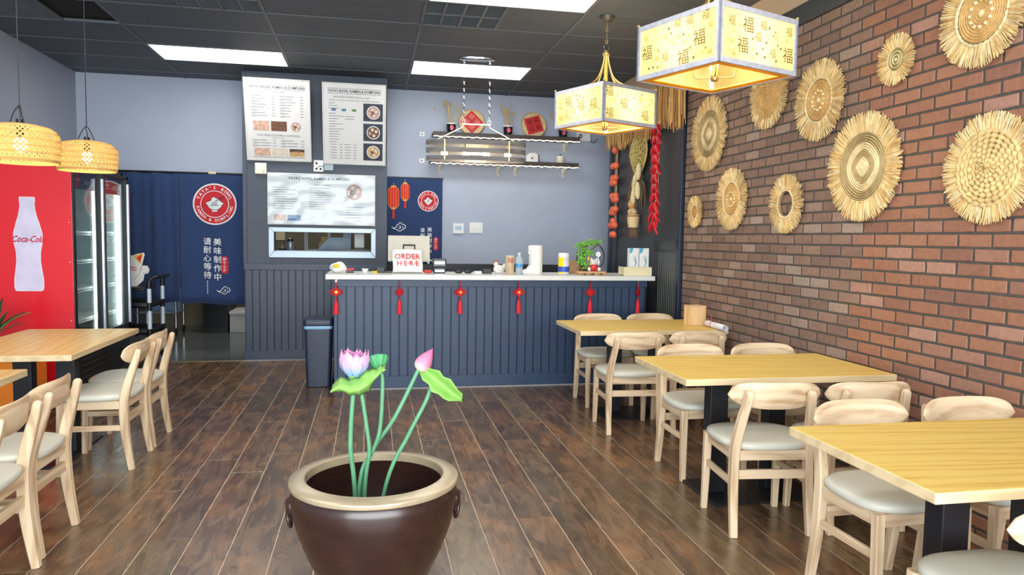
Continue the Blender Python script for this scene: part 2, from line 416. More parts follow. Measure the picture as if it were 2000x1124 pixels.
# charcoal kitchen wall with the serving hatch
HX0, HX1, HZ0, HZ1 = -1.026, .006, 1.2, 1.412
wk = multibox('wall_kitchen', m_dark, [(DX1, HX0, YD, YD+.12, 0, ZC+.03), (HX1, .18, YD, YD+.12, 0, ZC+.03), (HX0, HX1, YD, YD+.12, 0, HZ0), (HX0, HX1, YD, YD+.12, HZ1, ZC+.03),
      (DX1, DX1+.1, YD+.12, YB+.12, 0, ZC+.03), (.08, .18, YD+.12, YB, 0, ZC+.03)])
def beadboard(parent, mat, x0, x1, y, z0, z1, pitch, along='x'):
    n = round((x1-x0)/pitch); p = (x1-x0)/n; w = p-.005; e = .004; t = .009; h = z1-z0
    me = bpy.data.meshes.new('board')
    me.from_pydata([(-w/2,0,0),(w/2,0,0),(w/2,0,h),(-w/2,0,h),(-w/2+e,-t,0),(w/2-e,-t,0),(w/2-e,-t,h),(-w/2+e,-t,h)], [],
                   [(4,5,6,7),(0,4,7,3),(1,2,6,5),(3,7,6,2),(0,1,5,4)]); me.materials.append(mat)
    for i in range(n):
        o = bpy.data.objects.new('board', me); COL.objects.link(o); o.parent = parent
        u = x0 + p*(i+.5)
        o.location = (u, y, z0) if along == 'x' else (y, u, z0)
        if along == 'y': o.rotation_euler = (0, 0, -pi/2)
box('wainscot_base', m_trimn, DX1, .18, YD-.004, YD, .02, 1.0, wk)
beadboard(wk, m_navyd, DX1+.004, .176, YD-.004, .11, 1.0, .0765)
box('cap_rail', m_navyd, DX1-.006, .18, YD-.022, YD, .995, 1.065, wk, .004)
box('baseboard', m_navyd, DX1-.006, .18, YD-.02, YD, .012, .115, wk, .003)
box('floor_bead', M('caulk line', C(150, 152, 154), .6), DX1-.006, .18, YD-.024, YD, 0, .012, wk)
box('corner_trim', m_dark, DX1-.012, DX1+.03, YD-.012, YD, 1.065, ZC, wk, .002)

# right wall: brick part, charcoal part, painted band above
BE = 6.05                     # end of the brick
wr = multibox('wall_right', M('mortar grey', C(80, 75, 69), .9, var=.15, scale=30, bump=.3), [(XR+.0045, XR+.13, -1.6, BE, 0, 2.80)])
multibox('wall_right_upper', m_tan, [(XR+.012, XR+.13, -1.6, 8.06, 2.80, ZC+.03)])
struct(box('trim_2', m_char, XR-.02, XR+.02, -1.6, BE+.07, 2.79, 2.916, None, .004))
wd = multibox('wall_right_charcoal', m_char, [(XR, XR+.13, BE, 8.06, 0, 2.80)])
box('corner_trim', m_trimn, XR-.03, XR+.02, BE, BE+.065, 0, 2.79, wd, .003)
box('end_trim', m_trimn, XR-.02, XR+.13, 8.0, 8.075, 0, 2.8, wd, .003)
box('inner_trim', m_trimn, XR-.012, XR, 7.8, 7.83, 0, 2.8, wd)
beadboard(wd, M('painted board charcoal', C(60, 63, 62), .42, var=.05), 6.125, 6.60, XR, .1, 1.30, .043, 'y')
b = B(); prof = [(0, 1.28), (-.022, 1.28), (-.03, 1.30), (-.045, 1.36), (-.05, 1.375), (-.05, 1.385), (0, 1.385)]
b.prism(prof, lambda u, v, d: (XR+u, d, v), 6.118, 6.63); b.build('cap_rail', m_char, wd)

# bricks: pitch .1938 x .0679 on the plane X = XR
BP, CZ, BZ, BY = .19378, .0679, 1.4374, 5.874
def brick_mat(name, stops, src):
    s = NT(name)
    if src == 'obj': rnd = s.n('ShaderNodeObjectInfo').outputs['Random']
    else: rnd = s.n('ShaderNodeNewGeometry').outputs['Random Per Island']
    r = s.ramp(stops, 'LINEAR'); s.l(rnd, r.inputs[0])
    v = s.coords((1,1,1), True); f = s.noise(v, 38, 6, .7); g = s.noise(v, 9, 3)
    rr = s.ramp([(.25, (.66,.64,.62,1)), (.55, (1,1,1,1)), (.8, (1.14,1.12,1.1,1))]); s.l(f, rr.inputs[0])
    m1 = s.n('ShaderNodeMix', data_type='RGBA', blend_type='MULTIPLY'); m1.inputs[0].default_value = .8; s.l(r.outputs[0], m1.inputs[6]); s.l(rr.outputs[0], m1.inputs[7])
    vo = s.n('ShaderNodeTexVoronoi'); vo.inputs['Scale'].default_value = 60; s.l(v, vo.inputs['Vector'])
    pit = s.ramp([(.05, (.35,.3,.28,1)), (.12, (1,1,1,1))]); s.l(vo.outputs['Distance'], pit.inputs[0])
    m2 = s.n('ShaderNodeMix', data_type='RGBA', blend_type='MULTIPLY'); m2.inputs[0].default_value = .5; s.l(m1.outputs[2], m2.inputs[6]); s.l(pit.outputs[0], m2.inputs[7])
    s.l(m2.outputs[2], s.p.inputs['Base Color']); s.p.inputs['Roughness'].default_value = .72; s.bump(f, .5, .004); return s.m
red = [(0, C(150, 104, 82)), (.3, C(162, 115, 90)), (.55, C(154, 107, 84)), (.75, C(136, 96, 80)), (.9, C(168, 124, 104)), (1, C(174, 136, 120))]
brown = [(0, C(136, 109, 94)), (.3, C(146, 118, 102)), (.55, C(130, 103, 90)), (.75, C(122, 99, 90)), (.9, C(150, 125, 110)), (1, C(158, 140, 127))]
m_brick = {('r', 'obj'): brick_mat('brick red', red, 'obj'), ('b', 'obj'): brick_mat('brick brown', brown, 'obj'),
           ('r', 'isl'): brick_mat('brick red far', red, 'isl'), ('b', 'isl'): brick_mat('brick brown far', brown, 'isl')}
def brick_geo(L, seed):
    rnd = random.Random(seed); H = CZ-.0130; e = .004
    j = lambda a=.0016: rnd.uniform(-a, a)
    vs = [(.012, y, z) for y, z in ((-L/2,-H/2),(L/2,-H/2),(L/2,H/2),(-L/2,H/2))]
    mid = [(.002, y+j(), z+j()) for y, z in ((-L/2,-H/2),(0,-H/2),(L/2,-H/2),(L/2,H/2),(0,H/2),(-L/2,H/2))]
    fr = [(j(.0005), y+j(), z+j()) for y, z in ((-L/2+e,-H/2+e),(0,-H/2+e),(L/2-e,-H/2+e),(L/2-e,H/2-e),(0,H/2-e),(-L/2+e,H/2-e))]
    v = vs + mid + fr
    f = [(0,3,9,4),(1,6,7,2),(0,4,5,6,1),(3,2,7,8,9)] + [(4+i, 10+i, 10+(i+1) % 6, 4+(i+1) % 6) for i in range(6)] + [(10,15,14,11),(11,14,13,12)]
    f = [tuple(reversed(q)) for q in f]
    return v, f
bricks = []
for row in range(-20, 22):
    z = BZ - CZ*(row+.5)
    if z < .02 or z + CZ/2 > 2.80: continue
    off = 0 if row % 2 == 0 else BP/2
    k = -3
    while True:
        ya = BY - off - BP*k; k += 1; yb = ya - BP     # a brick spans yb..ya
        if ya < -1.5: break
        ya_, yb_ = min(ya, BE-.004), max(yb, -1.59)
        if ya_-yb_ < .03: continue
        for q in ((ya_, yb_),):
            bricks.append(((q[0]+q[1])/2, z, q[0]-q[1]-.0150))
def vis(bk):
    d = on_screen((XR, bk[0], bk[1]), 5)
    hidden = bk[1] < .62
    return d if d and not hidden else None
ranked = sorted([b_ for b_ in bricks if vis(b_)], key=vis)
near = set(ranked[:300]); PANEL_SEAM = 3.74
bm_cache = {}
far = {'r': B(), 'b': B()}
for q in bricks:
    tone = 'r' if q[0] < PANEL_SEAM else 'b'
    if q in near:
        k = (round(q[2], 3), random.randrange(5), tone)
        if k not in bm_cache:
            v, f = brick_geo(q[2], k[1]); me = bpy.data.meshes.new('brick'); me.from_pydata(v, [], f); me.materials.append(m_brick[(tone, 'obj')]); bm_cache[k] = me
        o = bpy.data.objects.new('brick', bm_cache[k]); COL.objects.link(o); o.parent = wr; o.location = (XR + random.uniform(-.0015, .0015), q[0], q[1])
    else:
        v, f = brick_geo(q[2], random.randrange(50)); dx = XR + random.uniform(-.0015, .0015)
        far[tone].add([(a+dx, b_+q[0], c+q[1]) for a, b_, c in v], f)
b = B(); b.v = far['r'].v; b.f = far['r'].f; b.fm = [0]*len(b.f); b.m = 1; b.add(far['b'].v, far['b'].f)
tag(b.build('brick_field', [m_brick[('r', 'isl')], m_brick[('b', 'isl')]], wr), kind='stuff')

# front of the shop behind the camera: low wall, posts and panes
wf = multibox('wall_front', m_left, [(XL, XR+.1, -1.72, -1.6, 0, .3), (XL, XR+.1, -1.72, -1.6, 2.75, ZC+.03)])
w1 = struct(box('window_1', m_blackmetal, XL, XR+.1, -1.69, -1.63, .3, .36))
for i in range(5):
    x = XL + (XR-XL)*i/4; box('post', m_blackmetal, x-.03, x+.03, -1.69, -1.63, .36, 2.75, w1)
for i in range(4):
    xa = XL + (XR-XL)*i/4+.03; xb = XL + (XR-XL)*(i+1)/4-.03; box('pane', glass('shop glass'), xa, xb, -1.665, -1.655, .36, 2.75, w1)
# kitchen room
multibox('wall_kitchen_back', wallpaint('kitchen wall', C(120, 112, 90)), [(XL, .3, 11.5, 11.6, 0, ZC)])
multibox('wall_kitchen_side', wallpaint('kitchen wall2', C(92, 86, 78)), [(.2, .3, 8.91, 11.5, 0, ZC)])
t = thing('kitchen_light', 'ceiling light panel inside the kitchen', 'ceiling light', (-1.9, 9.7, ZC-.03))
B().box(0, 1.2, 0, .6, 0, .03).build('diffuser', emit('kitchen diffuser', (1, .97, .92, 1), 10), t)
# ================================================================== FURNITURE
m_ash = {a: wood('pale ash wood '+'xyz'[a], C(228, 204, 170), C(190, 158, 122), a, .48, True, 1.7) for a in range(3)}
m_seat = M('seat vinyl pale grey green', C(208, 208, 194), .42, var=.03, scale=6)
m_top = wood('table top yellow oak', C(236, 204, 112), C(218, 176, 82), 0, .38, True, 2.2)
m_topy = wood('table top yellow oak lengthways', C(236, 200, 128), C(216, 172, 92), 1, .38, True, 2.2)
m_edge = wood('table edge pale oak', C(228, 206, 164), C(206, 182, 138), 0, .5)
m_edgey = wood('table edge pale oak lengthways', C(228, 206, 164), C(206, 182, 138), 1, .5)

def sweep_rect(b, pts, wx, wy):
    """rectangular-section bar along pts; wx, wy may vary per point; wx across X, wy across the path in YZ; chamfered"""
    k = len(pts); ch = .28; vs = []
    for i, p in enumerate(pts):
        p = Vector(p); t = Vector(pts[min(i+1, k-1)]) - Vector(pts[max(i-1, 0)]); t.normalize()
        n = Vector((0, -t.z, t.y)) if abs(t.y)+abs(t.z) > 1e-6 else Vector((0, 1, 0)); n.normalize()
        a, c = wx[i]/2, wy[i]/2; e = min(a, c)*ch
        for u, v in ((-a+e,-c),(a-e,-c),(a,-c+e),(a,c-e),(a-e,c),(-a+e,c),(-a,c-e),(-a,-c+e)): vs.append(p + Vector((u, 0, 0)) + n*v)
    fs = [(i*8+j, i*8+(j+1) % 8, (i+1)*8+(j+1) % 8, (i+1)*8+j) for i in range(k-1) for j in range(8)]
    fs += [tuple(reversed(range(8))), tuple(range((k-1)*8, k*8))]
    b.add(vs, fs); return b
def smoothpts(pts, n=4):
    out = []; P = [Vector(p) for p in pts]
    for i in range(len(P)-1):
        p0, p1, p2, p3 = P[max(i-1,0)], P[i], P[i+1], P[min(i+2,len(P)-1)]
        for j in range(n):
            t = j/n; out.append(.5*((2*p1) + (p2-p0)*t + (2*p0-5*p1+4*p2-p3)*t*t + (3*p1-p0-3*p2+p3)*t**3))
    out.append(P[-1]); return out
def make_chair(label):
    t = thing('dining_chair', label, 'chair', group='pale wooden dining chairs')
    # seat pad
    def outline(k, n=36):
        o = []
        for i in range(n):
            a = 2*pi*i/n; c, s_ = math.cos(a), math.sin(a); e = 2/3.0
            x = math.copysign(abs(c)**e, c)*.222; y = math.copysign(abs(s_)**e, s_)*.205
            x *= 1 + .05*(y/.205); o.append((x*k, y*k))
        return o
    rings = [(.9,.405),(.975,.41),(1,.420),(1,.432),(.975,.441),(.9,.447),(.7,.451),(.4,.453)]
    vs = []; fs = []; n = 36
    for k, z in rings: vs += [(x, y+.008, z) for x, y in outline(k)]
    for i in range(len(rings)-1): fs += [(i*n+j, i*n+(j+1) % n, (i+1)*n+(j+1) % n, (i+1)*n+j) for j in range(n)]
    fs += [tuple(reversed(range(n))), tuple(range((len(rings)-1)*n, len(rings)*n))]
    B().add(vs, fs).build('seat', m_seat, t, smooth=50)
    # backrest: a bowed slab with rounded ends, back face to -Y
    nu = 30; ring = 10; vs = []; fs = []
    for i in range(nu+1):
        u = -1 + 2*i/nu; a = abs(u)
        zt = .672 + .063*max(0, 1-a**5)**.5; zb = .672 - .064*max(0, 1-a**2.8)**.58
        y = -.212 + .05*u*u; h = max(zt-zb, .004); th = .021*min(1, (1-a)*9+.25)
        ang = math.atan(.1*u/.225)
        for j in range(ring):
            q = 2*pi*(j+.5)/ring; cy = math.copysign(abs(math.cos(q))**.5, math.cos(q)); cz = math.copysign(abs(math.sin(q))**.8, math.sin(q))
            zz = (zt+zb)/2 + cz*h/2
            off = cy*th/2
            vs.append((u*.2245 - off*math.sin(ang), y + off*math.cos(ang) + (.672-zz)*.10, zz))
    for i in range(nu): fs += [(i*ring+j, (i+1)*ring+j, (i+1)*ring+(j+1) % ring, i*ring+(j+1) % ring) for j in range(ring)]
    fs += [tuple(range(ring)), tuple(reversed(range(nu*ring, (nu+1)*ring)))]
    B().add(vs, fs).build('backrest', m_ash[0], t, smooth=55)
    for s in (-1, 1):
        pts = smoothpts([(s*.186,-.196,0),(s*.184,-.172,.16),(s*.182,-.160,.30),(s*.178,-.163,.43),(s*.165,-.196,.56),(s*.152,-.226,.66),(s*.150,-.234,.702)])
        k = len(pts); wx = [.034+.006*math.sin(pi*i/(k-1)) for i in range(k)]; wy = [.032+.016*math.sin(pi*min(1, i/(k-1)*1.15)) for i in range(k)]
        wx[-1] *= .5; wy[-1] *= .5; wx[-2] *= .86; wy[-2] *= .86
        sweep_rect(B(), pts, wx, wy).build('leg', m_ash[2], t, smooth=35)
        sweep_rect(B(), [(s*.19,.187,0),(s*.188,.178,.2),(s*.186,.172,.408)], [.03,.036,.04], [.03,.035,.038]).build('leg', m_ash[2], t, smooth=35)
        B().box(s*.184-.010, s*.184+.010, -.15, .16, .358, .406).build('apron', m_ash[1], t, bevel=.002)
        B().box(s*.186-.009, s*.186+.009, -.155, .168, .232, .264).build('stretcher', m_ash[1], t, bevel=.002)
    B().box(-.17, .17, .163, .183, .358, .406).build('apron', m_ash[0], t, bevel=.002)
    B().box(-.165, .165, -.172, -.15, .358, .406).build('apron', m_ash[0], t, bevel=.002)
    B().box(-.166, .166, -.17, -.150, .268, .312).build('stretcher', m_ash[0], t, bevel=.002)
    return t
chairs = [
 (1.875, 3.20, -6, 'pale wooden chair with its back to us, left seat at the middle brick-wall table'),
 (2.335, 3.17, -2, 'pale wooden chair with its back to us, wall-side seat at the middle brick-wall table'),
 (1.855, 4.985, -3, 'pale wooden chair with its back to us, left seat at the far brick-wall table'),
 (2.335, 5.0, 0, 'pale wooden chair with its back to us, wall-side seat at the far brick-wall table'),
 (1.96, 3.995, 180, 'pale wooden chair facing us across the middle brick-wall table, aisle side'),
 (2.455, 3.995, 180, 'pale wooden chair facing us across the middle brick-wall table, wall side'),
 (1.945, 5.815, 180, 'pale wooden chair facing us behind the far table, aisle side, before the counter'),
 (2.425, 5.815, 180, 'pale wooden chair facing us behind the far table, wall side, before the counter'),
 (1.985, 2.42, 182, 'pale wooden chair facing us behind the nearest brick-wall table, aisle side'),
 (2.485, 2.41, 180, 'pale wooden chair facing us behind the nearest brick-wall table, wall side'),
 (1.79, 1.65, 0, 'pale wooden chair at the lower right corner, only its seat and back end showing'),
 (-1.56, 4.663, 90, 'pale wooden chair side-on at the far left table, nearer of its pair'),
 (-1.565, 5.117, 90, 'pale wooden chair side-on at the far left table, farther of its pair'),
 (-1.56, 3.472, 90, 'pale wooden chair at the near left table, farther of its pair'),
 (-1.54, 3.015, 90, 'pale wooden chair at the near left table, cut by the left picture edge'),
]
first = None
for x, y, a, lab in chairs:
    if first is None: first = make_chair(lab); first.location = (x, y, 0); first.rotation_euler = (0, 0, math.radians(a))
    else: copy_tree(first, lab, (x, y, 0), math.radians(a))

TH = .705
def table(x0, x1, y0, y1, label, along, cols, base):
    t = thing('dining_table', label, 'table', ((x0+x1)/2, (y0+y1)/2, 0), group='oak topped tables')
    w, d = (x1-x0)/2, (y1-y0)/2
    b = B().box(-w, w, -d, d, TH-.034, TH); b.fm = [0, 1, 0, 0, 0, 0]
    b.build('tabletop', [m_edge if along == 'x' else m_edgey, m_top if along == 'x' else m_topy], t, bevel=.0035)
    for cx, cy in cols: B().box(cx-.052, cx+.052, cy-.04, cy+.04, .012, TH-.034).build('column', m_blackmetal, t, bevel=.004)
    B().box(*base, 0, .012).build('base_plate', m_blackmetal, t, bevel=.003)
    bx = B()
    for cx, cy in cols: bx.box(cx-.1, cx+.1, cy-.1, cy+.1, TH-.04, TH-.034)
    bx.build('mount_plate', m_blackmetal, t)
table(1.52, 2.70, 5.08, 5.80, 'oak table nearest the counter, wooden box and rolled paper on it', 'x', [(-.2, 0), (.15, 0)], (-.34, .30, -.24, .16))
table(1.515, 2.69, 3.255, 3.955, 'bare oak table in the middle of the row along the brick wall', 'x', [(-.245, 0), (.10, 0)], (-.34, .30, -.2, .2))
table(1.515, 2.69, 1.665, 2.37, 'bare oak table nearest the camera along the brick wall', 'x', [(-.22, 0), (.12, 0)], (-.34, .30, -.155, .195))
table(-2.31, -1.605, 4.303, 5.48, 'bare oak table in front of the red cooler', 'y', [(-.13, 0), (.11, 0)], (-.22, .19, -.34, .34))
table(-2.33, -1.645, 2.71, 3.885, 'bare oak table cut by the left edge, only one corner showing', 'y', [(-.12, 0), (.12, 0)], (-.22, .19, -.34, .34))
# on the far table
t = thing('wooden_box', 'small upright pale wooden box on the table by the bricks', 'box', (2.585, 5.43, TH), math.radians(4))
B().box(-.065, .065, -.065, .065, 0, .15).build('body', wood('box pine', C(236, 200, 150), C(214, 170, 116), 2, .5), t, bevel=.004)
B().box(-.067, .067, -.067, .067, .15, .158).build('lid', wood('box pine', C(236, 200, 150), C(214, 170, 116), 2, .5), t, bevel=.003)
t = thing('paper_roll', 'rolled white paper tied with a red ribbon beside the wooden box', 'paper roll', (2.625, 5.14, TH), math.radians(-3))
b = B(); b.lathe_open([(.023, -.17), (.0245, -.168), (.0245, .168), (.023, .17), (.021, .165), (.021, -.165)], 20)
o = b.build('sheet', M('rolled paper', C(232, 234, 240), .7), t, smooth=40, loc=(0, 0, .0255), rot=(pi/2, 0, 0))
b = B(); b.lathe_open([(.0252, -.006), (.0252, .006)], 20); b.build('ribbon', M('red ribbon', C(196, 40, 70), .5), t, smooth=40, loc=(0, .06, .0255), rot=(pi/2, 0, 0))
B().tube([(-.005, .06, .05), (-.015, .062, .075), (-.012, .063, .10)], .005, 6).build('ribbon_tail', M('red ribbon', C(196, 40, 70), .5), t)

# ------------------------------------------------------------------ counter
CY, CX0, CX1, CTZ = 6.56, -.31, 2.61, 1.04
t = thing('service_counter', 'long navy beadboard service counter across the back of the room', 'counter', (0, 0, 0))
box('carcass', m_trimn, CX0, CX1, CY, 7.1, 0, .997, t)
beadboard(t, m_navy, CX0+.022, CX1-.02, CY, .1, .93, .0787)
box('top_rail', m_navy, CX0-.004, CX1+.002, CY-.018, CY, .93, .997, t, .003)
box('baseboard', m_navy, CX0-.022, CX1+.002, CY-.022, CY, .012, .118, t, .004)
box('floor_bead', M('caulk line', C(150, 152, 154), .6), CX0-.026, CX1, CY-.028, CY, 0, .012, t)
box('corner_post', m_navy, CX0-.004, CX0+.022, CY-.012, CY, .118, .93, t, .002)
box('end_panel', m_navy, CX0-.004, CX0, CY, 7.1, .1, .93, t)
box('end_baseboard', m_navy, CX0-.022, CX0, CY-.022, 7.1, .0, .118, t, .004)
t = tag(box('countertop', M('white quartz', C(226, 228, 226), .3, var=.03, scale=12), -.385, 2.665, 6.475, 7.16, .997, CTZ, None, .004),
        'white stone countertop slab on the navy counter', 'countertop')
t = thing('back_counter', 'low black work counter along the wall behind the service counter', 'counter', (0, 0, 0))
box('body', m_black, .19, XR-.05, 8.3, YB-.002, 0, .86, t); box('top', m_black, .19, XR-.04, 8.26, YB-.002, .86, .9, t, .003)
box('backsplash', M('backsplash dark', C(40, 44, 50), .4), .19, XR-.04, YB-.02, YB-.002, .9, 1.06, t)
# bin
t = thing('trash_bin', 'tall dark blue plastic bin with a pale bag edge beside the counter', 'bin', (-.462, 6.80, 0))
b = B()
def rrect(w, d, r, n=5):
    o = []
    for cx, cy, a in ((w-r, d-r, 0), (-w+r, d-r, pi/2), (-w+r, -d+r, pi), (w-r, -d+r, 1.5*pi)):
        o += [(cx+r*math.cos(a+pi/2*i/n), cy+r*math.sin(a+pi/2*i/n)) for i in range(n+1)]
    return o
def loft(b, rings):
    n = len(rings[0]); vs = [p for r in rings for p in r]
    fs = [(i*n+j, i*n+(j+1) % n, (i+1)*n+(j+1) % n, (i+1)*n+j) for i in range(len(rings)-1) for j in range(n)]
    fs += [tuple(reversed(range(n))), tuple(range((len(rings)-1)*n, len(rings)*n))]; return b.add(vs, fs)
m_bin = M('bin plastic dark blue', C(38, 50, 72), .42, var=.05)
loft(b, [[(x, y, z) for x, y in rrect(w, d, .03)] for w, d, z in ((.098,.098,0),(.106,.106,.006),(.122,.122,.545),(.122,.122,.55))]); b.build('body', m_bin, t, smooth=35)
b = B(); loft(b, [[(x, y, z) for x, y in rrect(w, w, .03)] for w, z in ((.1235,.535),(.127,.548),(.125,.562))]); b.build('bag_edge', M('bin bag pale blue', C(140, 190, 225), .35), t, smooth=35)
b = B(); loft(b, [[(x, y, z) for x, y in rrect(w, w, .03)] for w, z in ((.126,.562),(.129,.57),(.128,.618),(.118,.632),(.105,.634))]); b.build('lid', m_bin, t, smooth=35)

# ------------------------------------------------------------------ big pot and lotus
PX, PY = .018, 2.62
t = thing('ceramic_pot', 'large dark brown glazed pot with a tan rim, front centre', 'pot', (PX, PY, 0))
s = NT('pot glaze brown'); v = s.coords((1, 1, 6)); f = s.noise(v, 5); r = s.ramp([(.3, C(44, 27, 23)), (.7, C(54, 33, 28))]); s.l(f, r.inputs[0]); s.l(r.outputs[0], s.p.inputs['Base Color'])
s.p.inputs['Roughness'].default_value = .3; s.p.inputs['Coat Weight'].default_value = .35; s.p.inputs['Coat Roughness'].default_value = .22; m_pot = s.m
out = [(.0, 0), (.125, 0), (.132, .006), (.162, .07), (.199, .15), (.245, .25), (.276, .335), (.294, .415), (.2975, .45), (.2955, .476), (.287, .49)]
inn = [(.243, .49), (.248, .47), (.258, .42), (.24, .32), (.18, .17), (.12, .06), (.0, .055)]
B().lathe(out+inn, 72).build('body', m_pot, t, smooth=50)
B().lathe_open([(.286, .494), (.2995, .494), (.3025, .497), (.303, .507), (.3015, .511), (.298, .513), (.252, .5215), (.248, .521), (.2455, .518), (.244, .49), (.286, .494)], 72).build('rim', M('rim glaze tan', C(178, 162, 134), .3, .3, var=.1, scale=14), t, smooth=22)
m_hand = M('handle glaze', C(58, 36, 34), .3, var=.15, scale=40, bump=.4)
for sx in (-1, 1):
    a = math.radians(4); hx = sx*.292
    b = B(); b.ball((hx, 0, .415), (.022, .036, .036), 14, 9); b.ball((hx+sx*.011, 0, .425), (.011, .016, .016)); b.ball((hx+sx*.007, 0, .397), (.013, .022, .011))
    for q in (-1, 1): b.ball((hx, q*.026, .441), (.010, .010, .012), 8, 6); b.ball((hx+sx*.018, q*.014, .432), (.006, .007, .006), 8, 5)
    h = b.build('lion_handle', m_hand, t, smooth=60)
    b = B(); b.tube([(hx+sx*(.009+.006*math.cos(q)), .026*math.sin(q), .37+.030*math.cos(q)) for q in [2*pi*i/24 for i in range(24)]], .0068, 8, True); b.build('ring', m_hand, h, smooth=60)
m_stem = M('lotus stem green', C(92, 152, 112), .5, var=.12, scale=20)
m_leaf = M('lotus leaf bright green', C(130, 180, 86), .55, var=.1, scale=18)
def stem(parent, pts, r): B().tube(smoothpts(pts, 6), r, 10).build('stem', m_stem, parent, smooth=60)
def zgrad(name, stops, z0, z1, rough=.5):
    s = NT(name); tc = s.n('ShaderNodeTexCoord'); sp = s.n('ShaderNodeSeparateXYZ'); s.l(tc.outputs['Object'], sp.inputs[0])
    mr = s.n('ShaderNodeMapRange'); mr.inputs['From Min'].default_value = z0; mr.inputs['From Max'].default_value = z1; s.l(sp.outputs[2], mr.inputs[0])
    f = s.noise(s.coords((60, 60, 4)), 1, 3); ad = s.n('ShaderNodeMath', operation='MULTIPLY_ADD'); s.l(f, ad.inputs[0]); ad.inputs[1].default_value = .12; s.l(mr.outputs[0], ad.inputs[2])
    r = s.ramp(stops); s.l(ad.outputs[0], r.inputs[0]); s.l(r.outputs[0], s.p.inputs['Base Color']); s.p.inputs['Roughness'].default_value = rough
    s.p.inputs['Subsurface Weight'].default_value = 0; return s.m
# open flower: stem foot inside the pot, cup of petals on top
BOT = (.0, .055)
t = thing('lotus_flower', 'artificial lotus with a wide cup of pink and pale blue petals', 'flower', (PX, PY, .056))
stem(t, [(-.055, .05, 0), (-.073, .02, .41), (-.087, .0, .578), (-.074, .0, .812)], .0085)
m_pet = zgrad('lotus petal pink blue', [(0, C(96, 180, 160)), (.2, C(132, 172, 216)), (.5, C(172, 170, 218)), (.75, C(216, 160, 208)), (1, C(232, 158, 196))], 0, .1)
for layer, (n, k, h) in enumerate(((9, 1, 1.0), (8, .82, .97), (6, .6, .9))):
    for i in range(n):
        a0 = 2*pi*i/n + layer*.3; hh = .098*h*random.uniform(.94, 1.05)
        def pf(u, v, a0=a0, k=k, hh=hh, n=n):
            rr = k*.0525*(.2 + .82*math.sin(min(v*1.5, 1)*pi/2)**.8 - .10*max(0, v-.7)/.3)
            wd = (1.25*pi/n)*min(1, .4+1.4*v)*(1-max(0, v-.88)**1.7*29)
            a = a0 + (u-.5)*2*wd
            return (rr*math.cos(a), rr*math.sin(a), hh*v + .004*math.cos((u-.5)*2*pi)*v)
        o = B().sheet(pf, 8, 10).build('petal', m_pet, t, smooth=180, loc=(-.073, 0, .814))
        sm = o.modifiers.new('solid', 'SOLIDIFY'); sm.thickness = .0016
B().lathe([(0, -.012), (.010, -.01), (.022, .006), (.024, .014), (0, .02)], 16).build('calyx', m_leaf, t, smooth=60, loc=(-.073, 0, .814))
# leaf draped below the flower, its end running up to the seed pod
def leaf_thing(label, stempts, rim_fn, name='lotus_leaf'):
    t = thing(name, label, 'leaf', (PX, PY, .056)); stem(t, stempts, .0075)
    o = B().sheet(rim_fn, 28, 8).build('blade', m_leaf, t, smooth=180); sm = o.modifiers.new('solid', 'SOLIDIFY'); sm.thickness = .0022; sm.offset = 0
    return t
def ribbon_leaf(u, v):
    # a folded leaf hanging as a wavy band: u runs along it, v across
    cx = [(-.152, .792), (-.125, .806), (-.09, .797), (-.055, .803), (-.022, .820), (.002, .842), (.02, .862), (.034, .870)]
    wd = [.016, .052, .056, .064, .080, .040, .024, .010]
    k = u*(len(cx)-1); i = min(int(k), len(cx)-2); f = k-i; f = f*f*(3-2*f)
    x = cx[i][0]*(1-f)+cx[i+1][0]*f; z = cx[i][1]*(1-f)+cx[i+1][1]*f; w = wd[i]*(1-f)+wd[i+1]*f
    vv = (v-.5); fold = -.055*math.sin(pi*v)
    return (x + .003*math.sin(v*9+u*5), -.012 + fold + .012*math.sin(u*11), z + vv*w - .012 + .003*math.sin(u*40)*abs(vv)*2)
leaf_thing('folded bright green lotus leaf hanging under the open flower', [(-.05, .05, 0), (-.035, .03, .41), (-.02, .0, .54), (-.03, -.005, .64), (-.05, -.004, .775)], ribbon_leaf)
t = thing('lotus_seed_pod', 'ribbed green lotus seed pod on a curved stem', 'seed pod', (PX, PY, .056))
stem(t, [(-.08, .03, 0), (-.055, .04, .42), (-.008, .02, .54), (.018, .0, .63), (.026, .0, .80), (.014, .0, .843)], .0075)
b = B(); b.lathe([(0, -.002), (.008, 0), (.022, .018), (.034, .036), (.038, .046), (.037, .051), (.03, .053), (0, .052)], 36, warp=lambda th, z: 1+.06*math.cos(th*12)*(1 if z < .048 else .3))
b.build('pod', M('seed pod green', C(70, 150, 96), .5, var=.3, scale=60, stretch=(1,1,.1)), t, smooth=40, loc=(.014, 0, .84), rot=(-.5, -.12, 0))
t = thing('lotus_bud', 'closed pink lotus bud on a slanting stem', 'flower', (PX, PY, .056))
stem(t, [(-.07, .06, 0), (-.04, .06, .414), (-.006, .04, .54), (.07, .0, .667), (.155, .0, .842)], .0075)
m_bud = zgrad('lotus bud pink', [(0, C(176, 214, 128)), (.22, C(230, 186, 194)), (.45, C(232, 128, 158)), (1, C(230, 100, 142))], 0, .095)
for i in range(5):
    a0 = 2*pi*i/5
    def bf(u, v, a0=a0):
        rr = .0285*math.sin(min(1, v*1.02)**.62*pi)**.9*(1+.06*math.cos((u-.5)*pi)) + .0004; a = a0 + (u-.5)*2*pi/5*1.2
        return (rr*math.cos(a), rr*math.sin(a), .098*v)
    B().sheet(bf, 6, 12).build('petal', m_bud, t, smooth=180, loc=(.153, 0, .836), rot=(0, .58, 0))
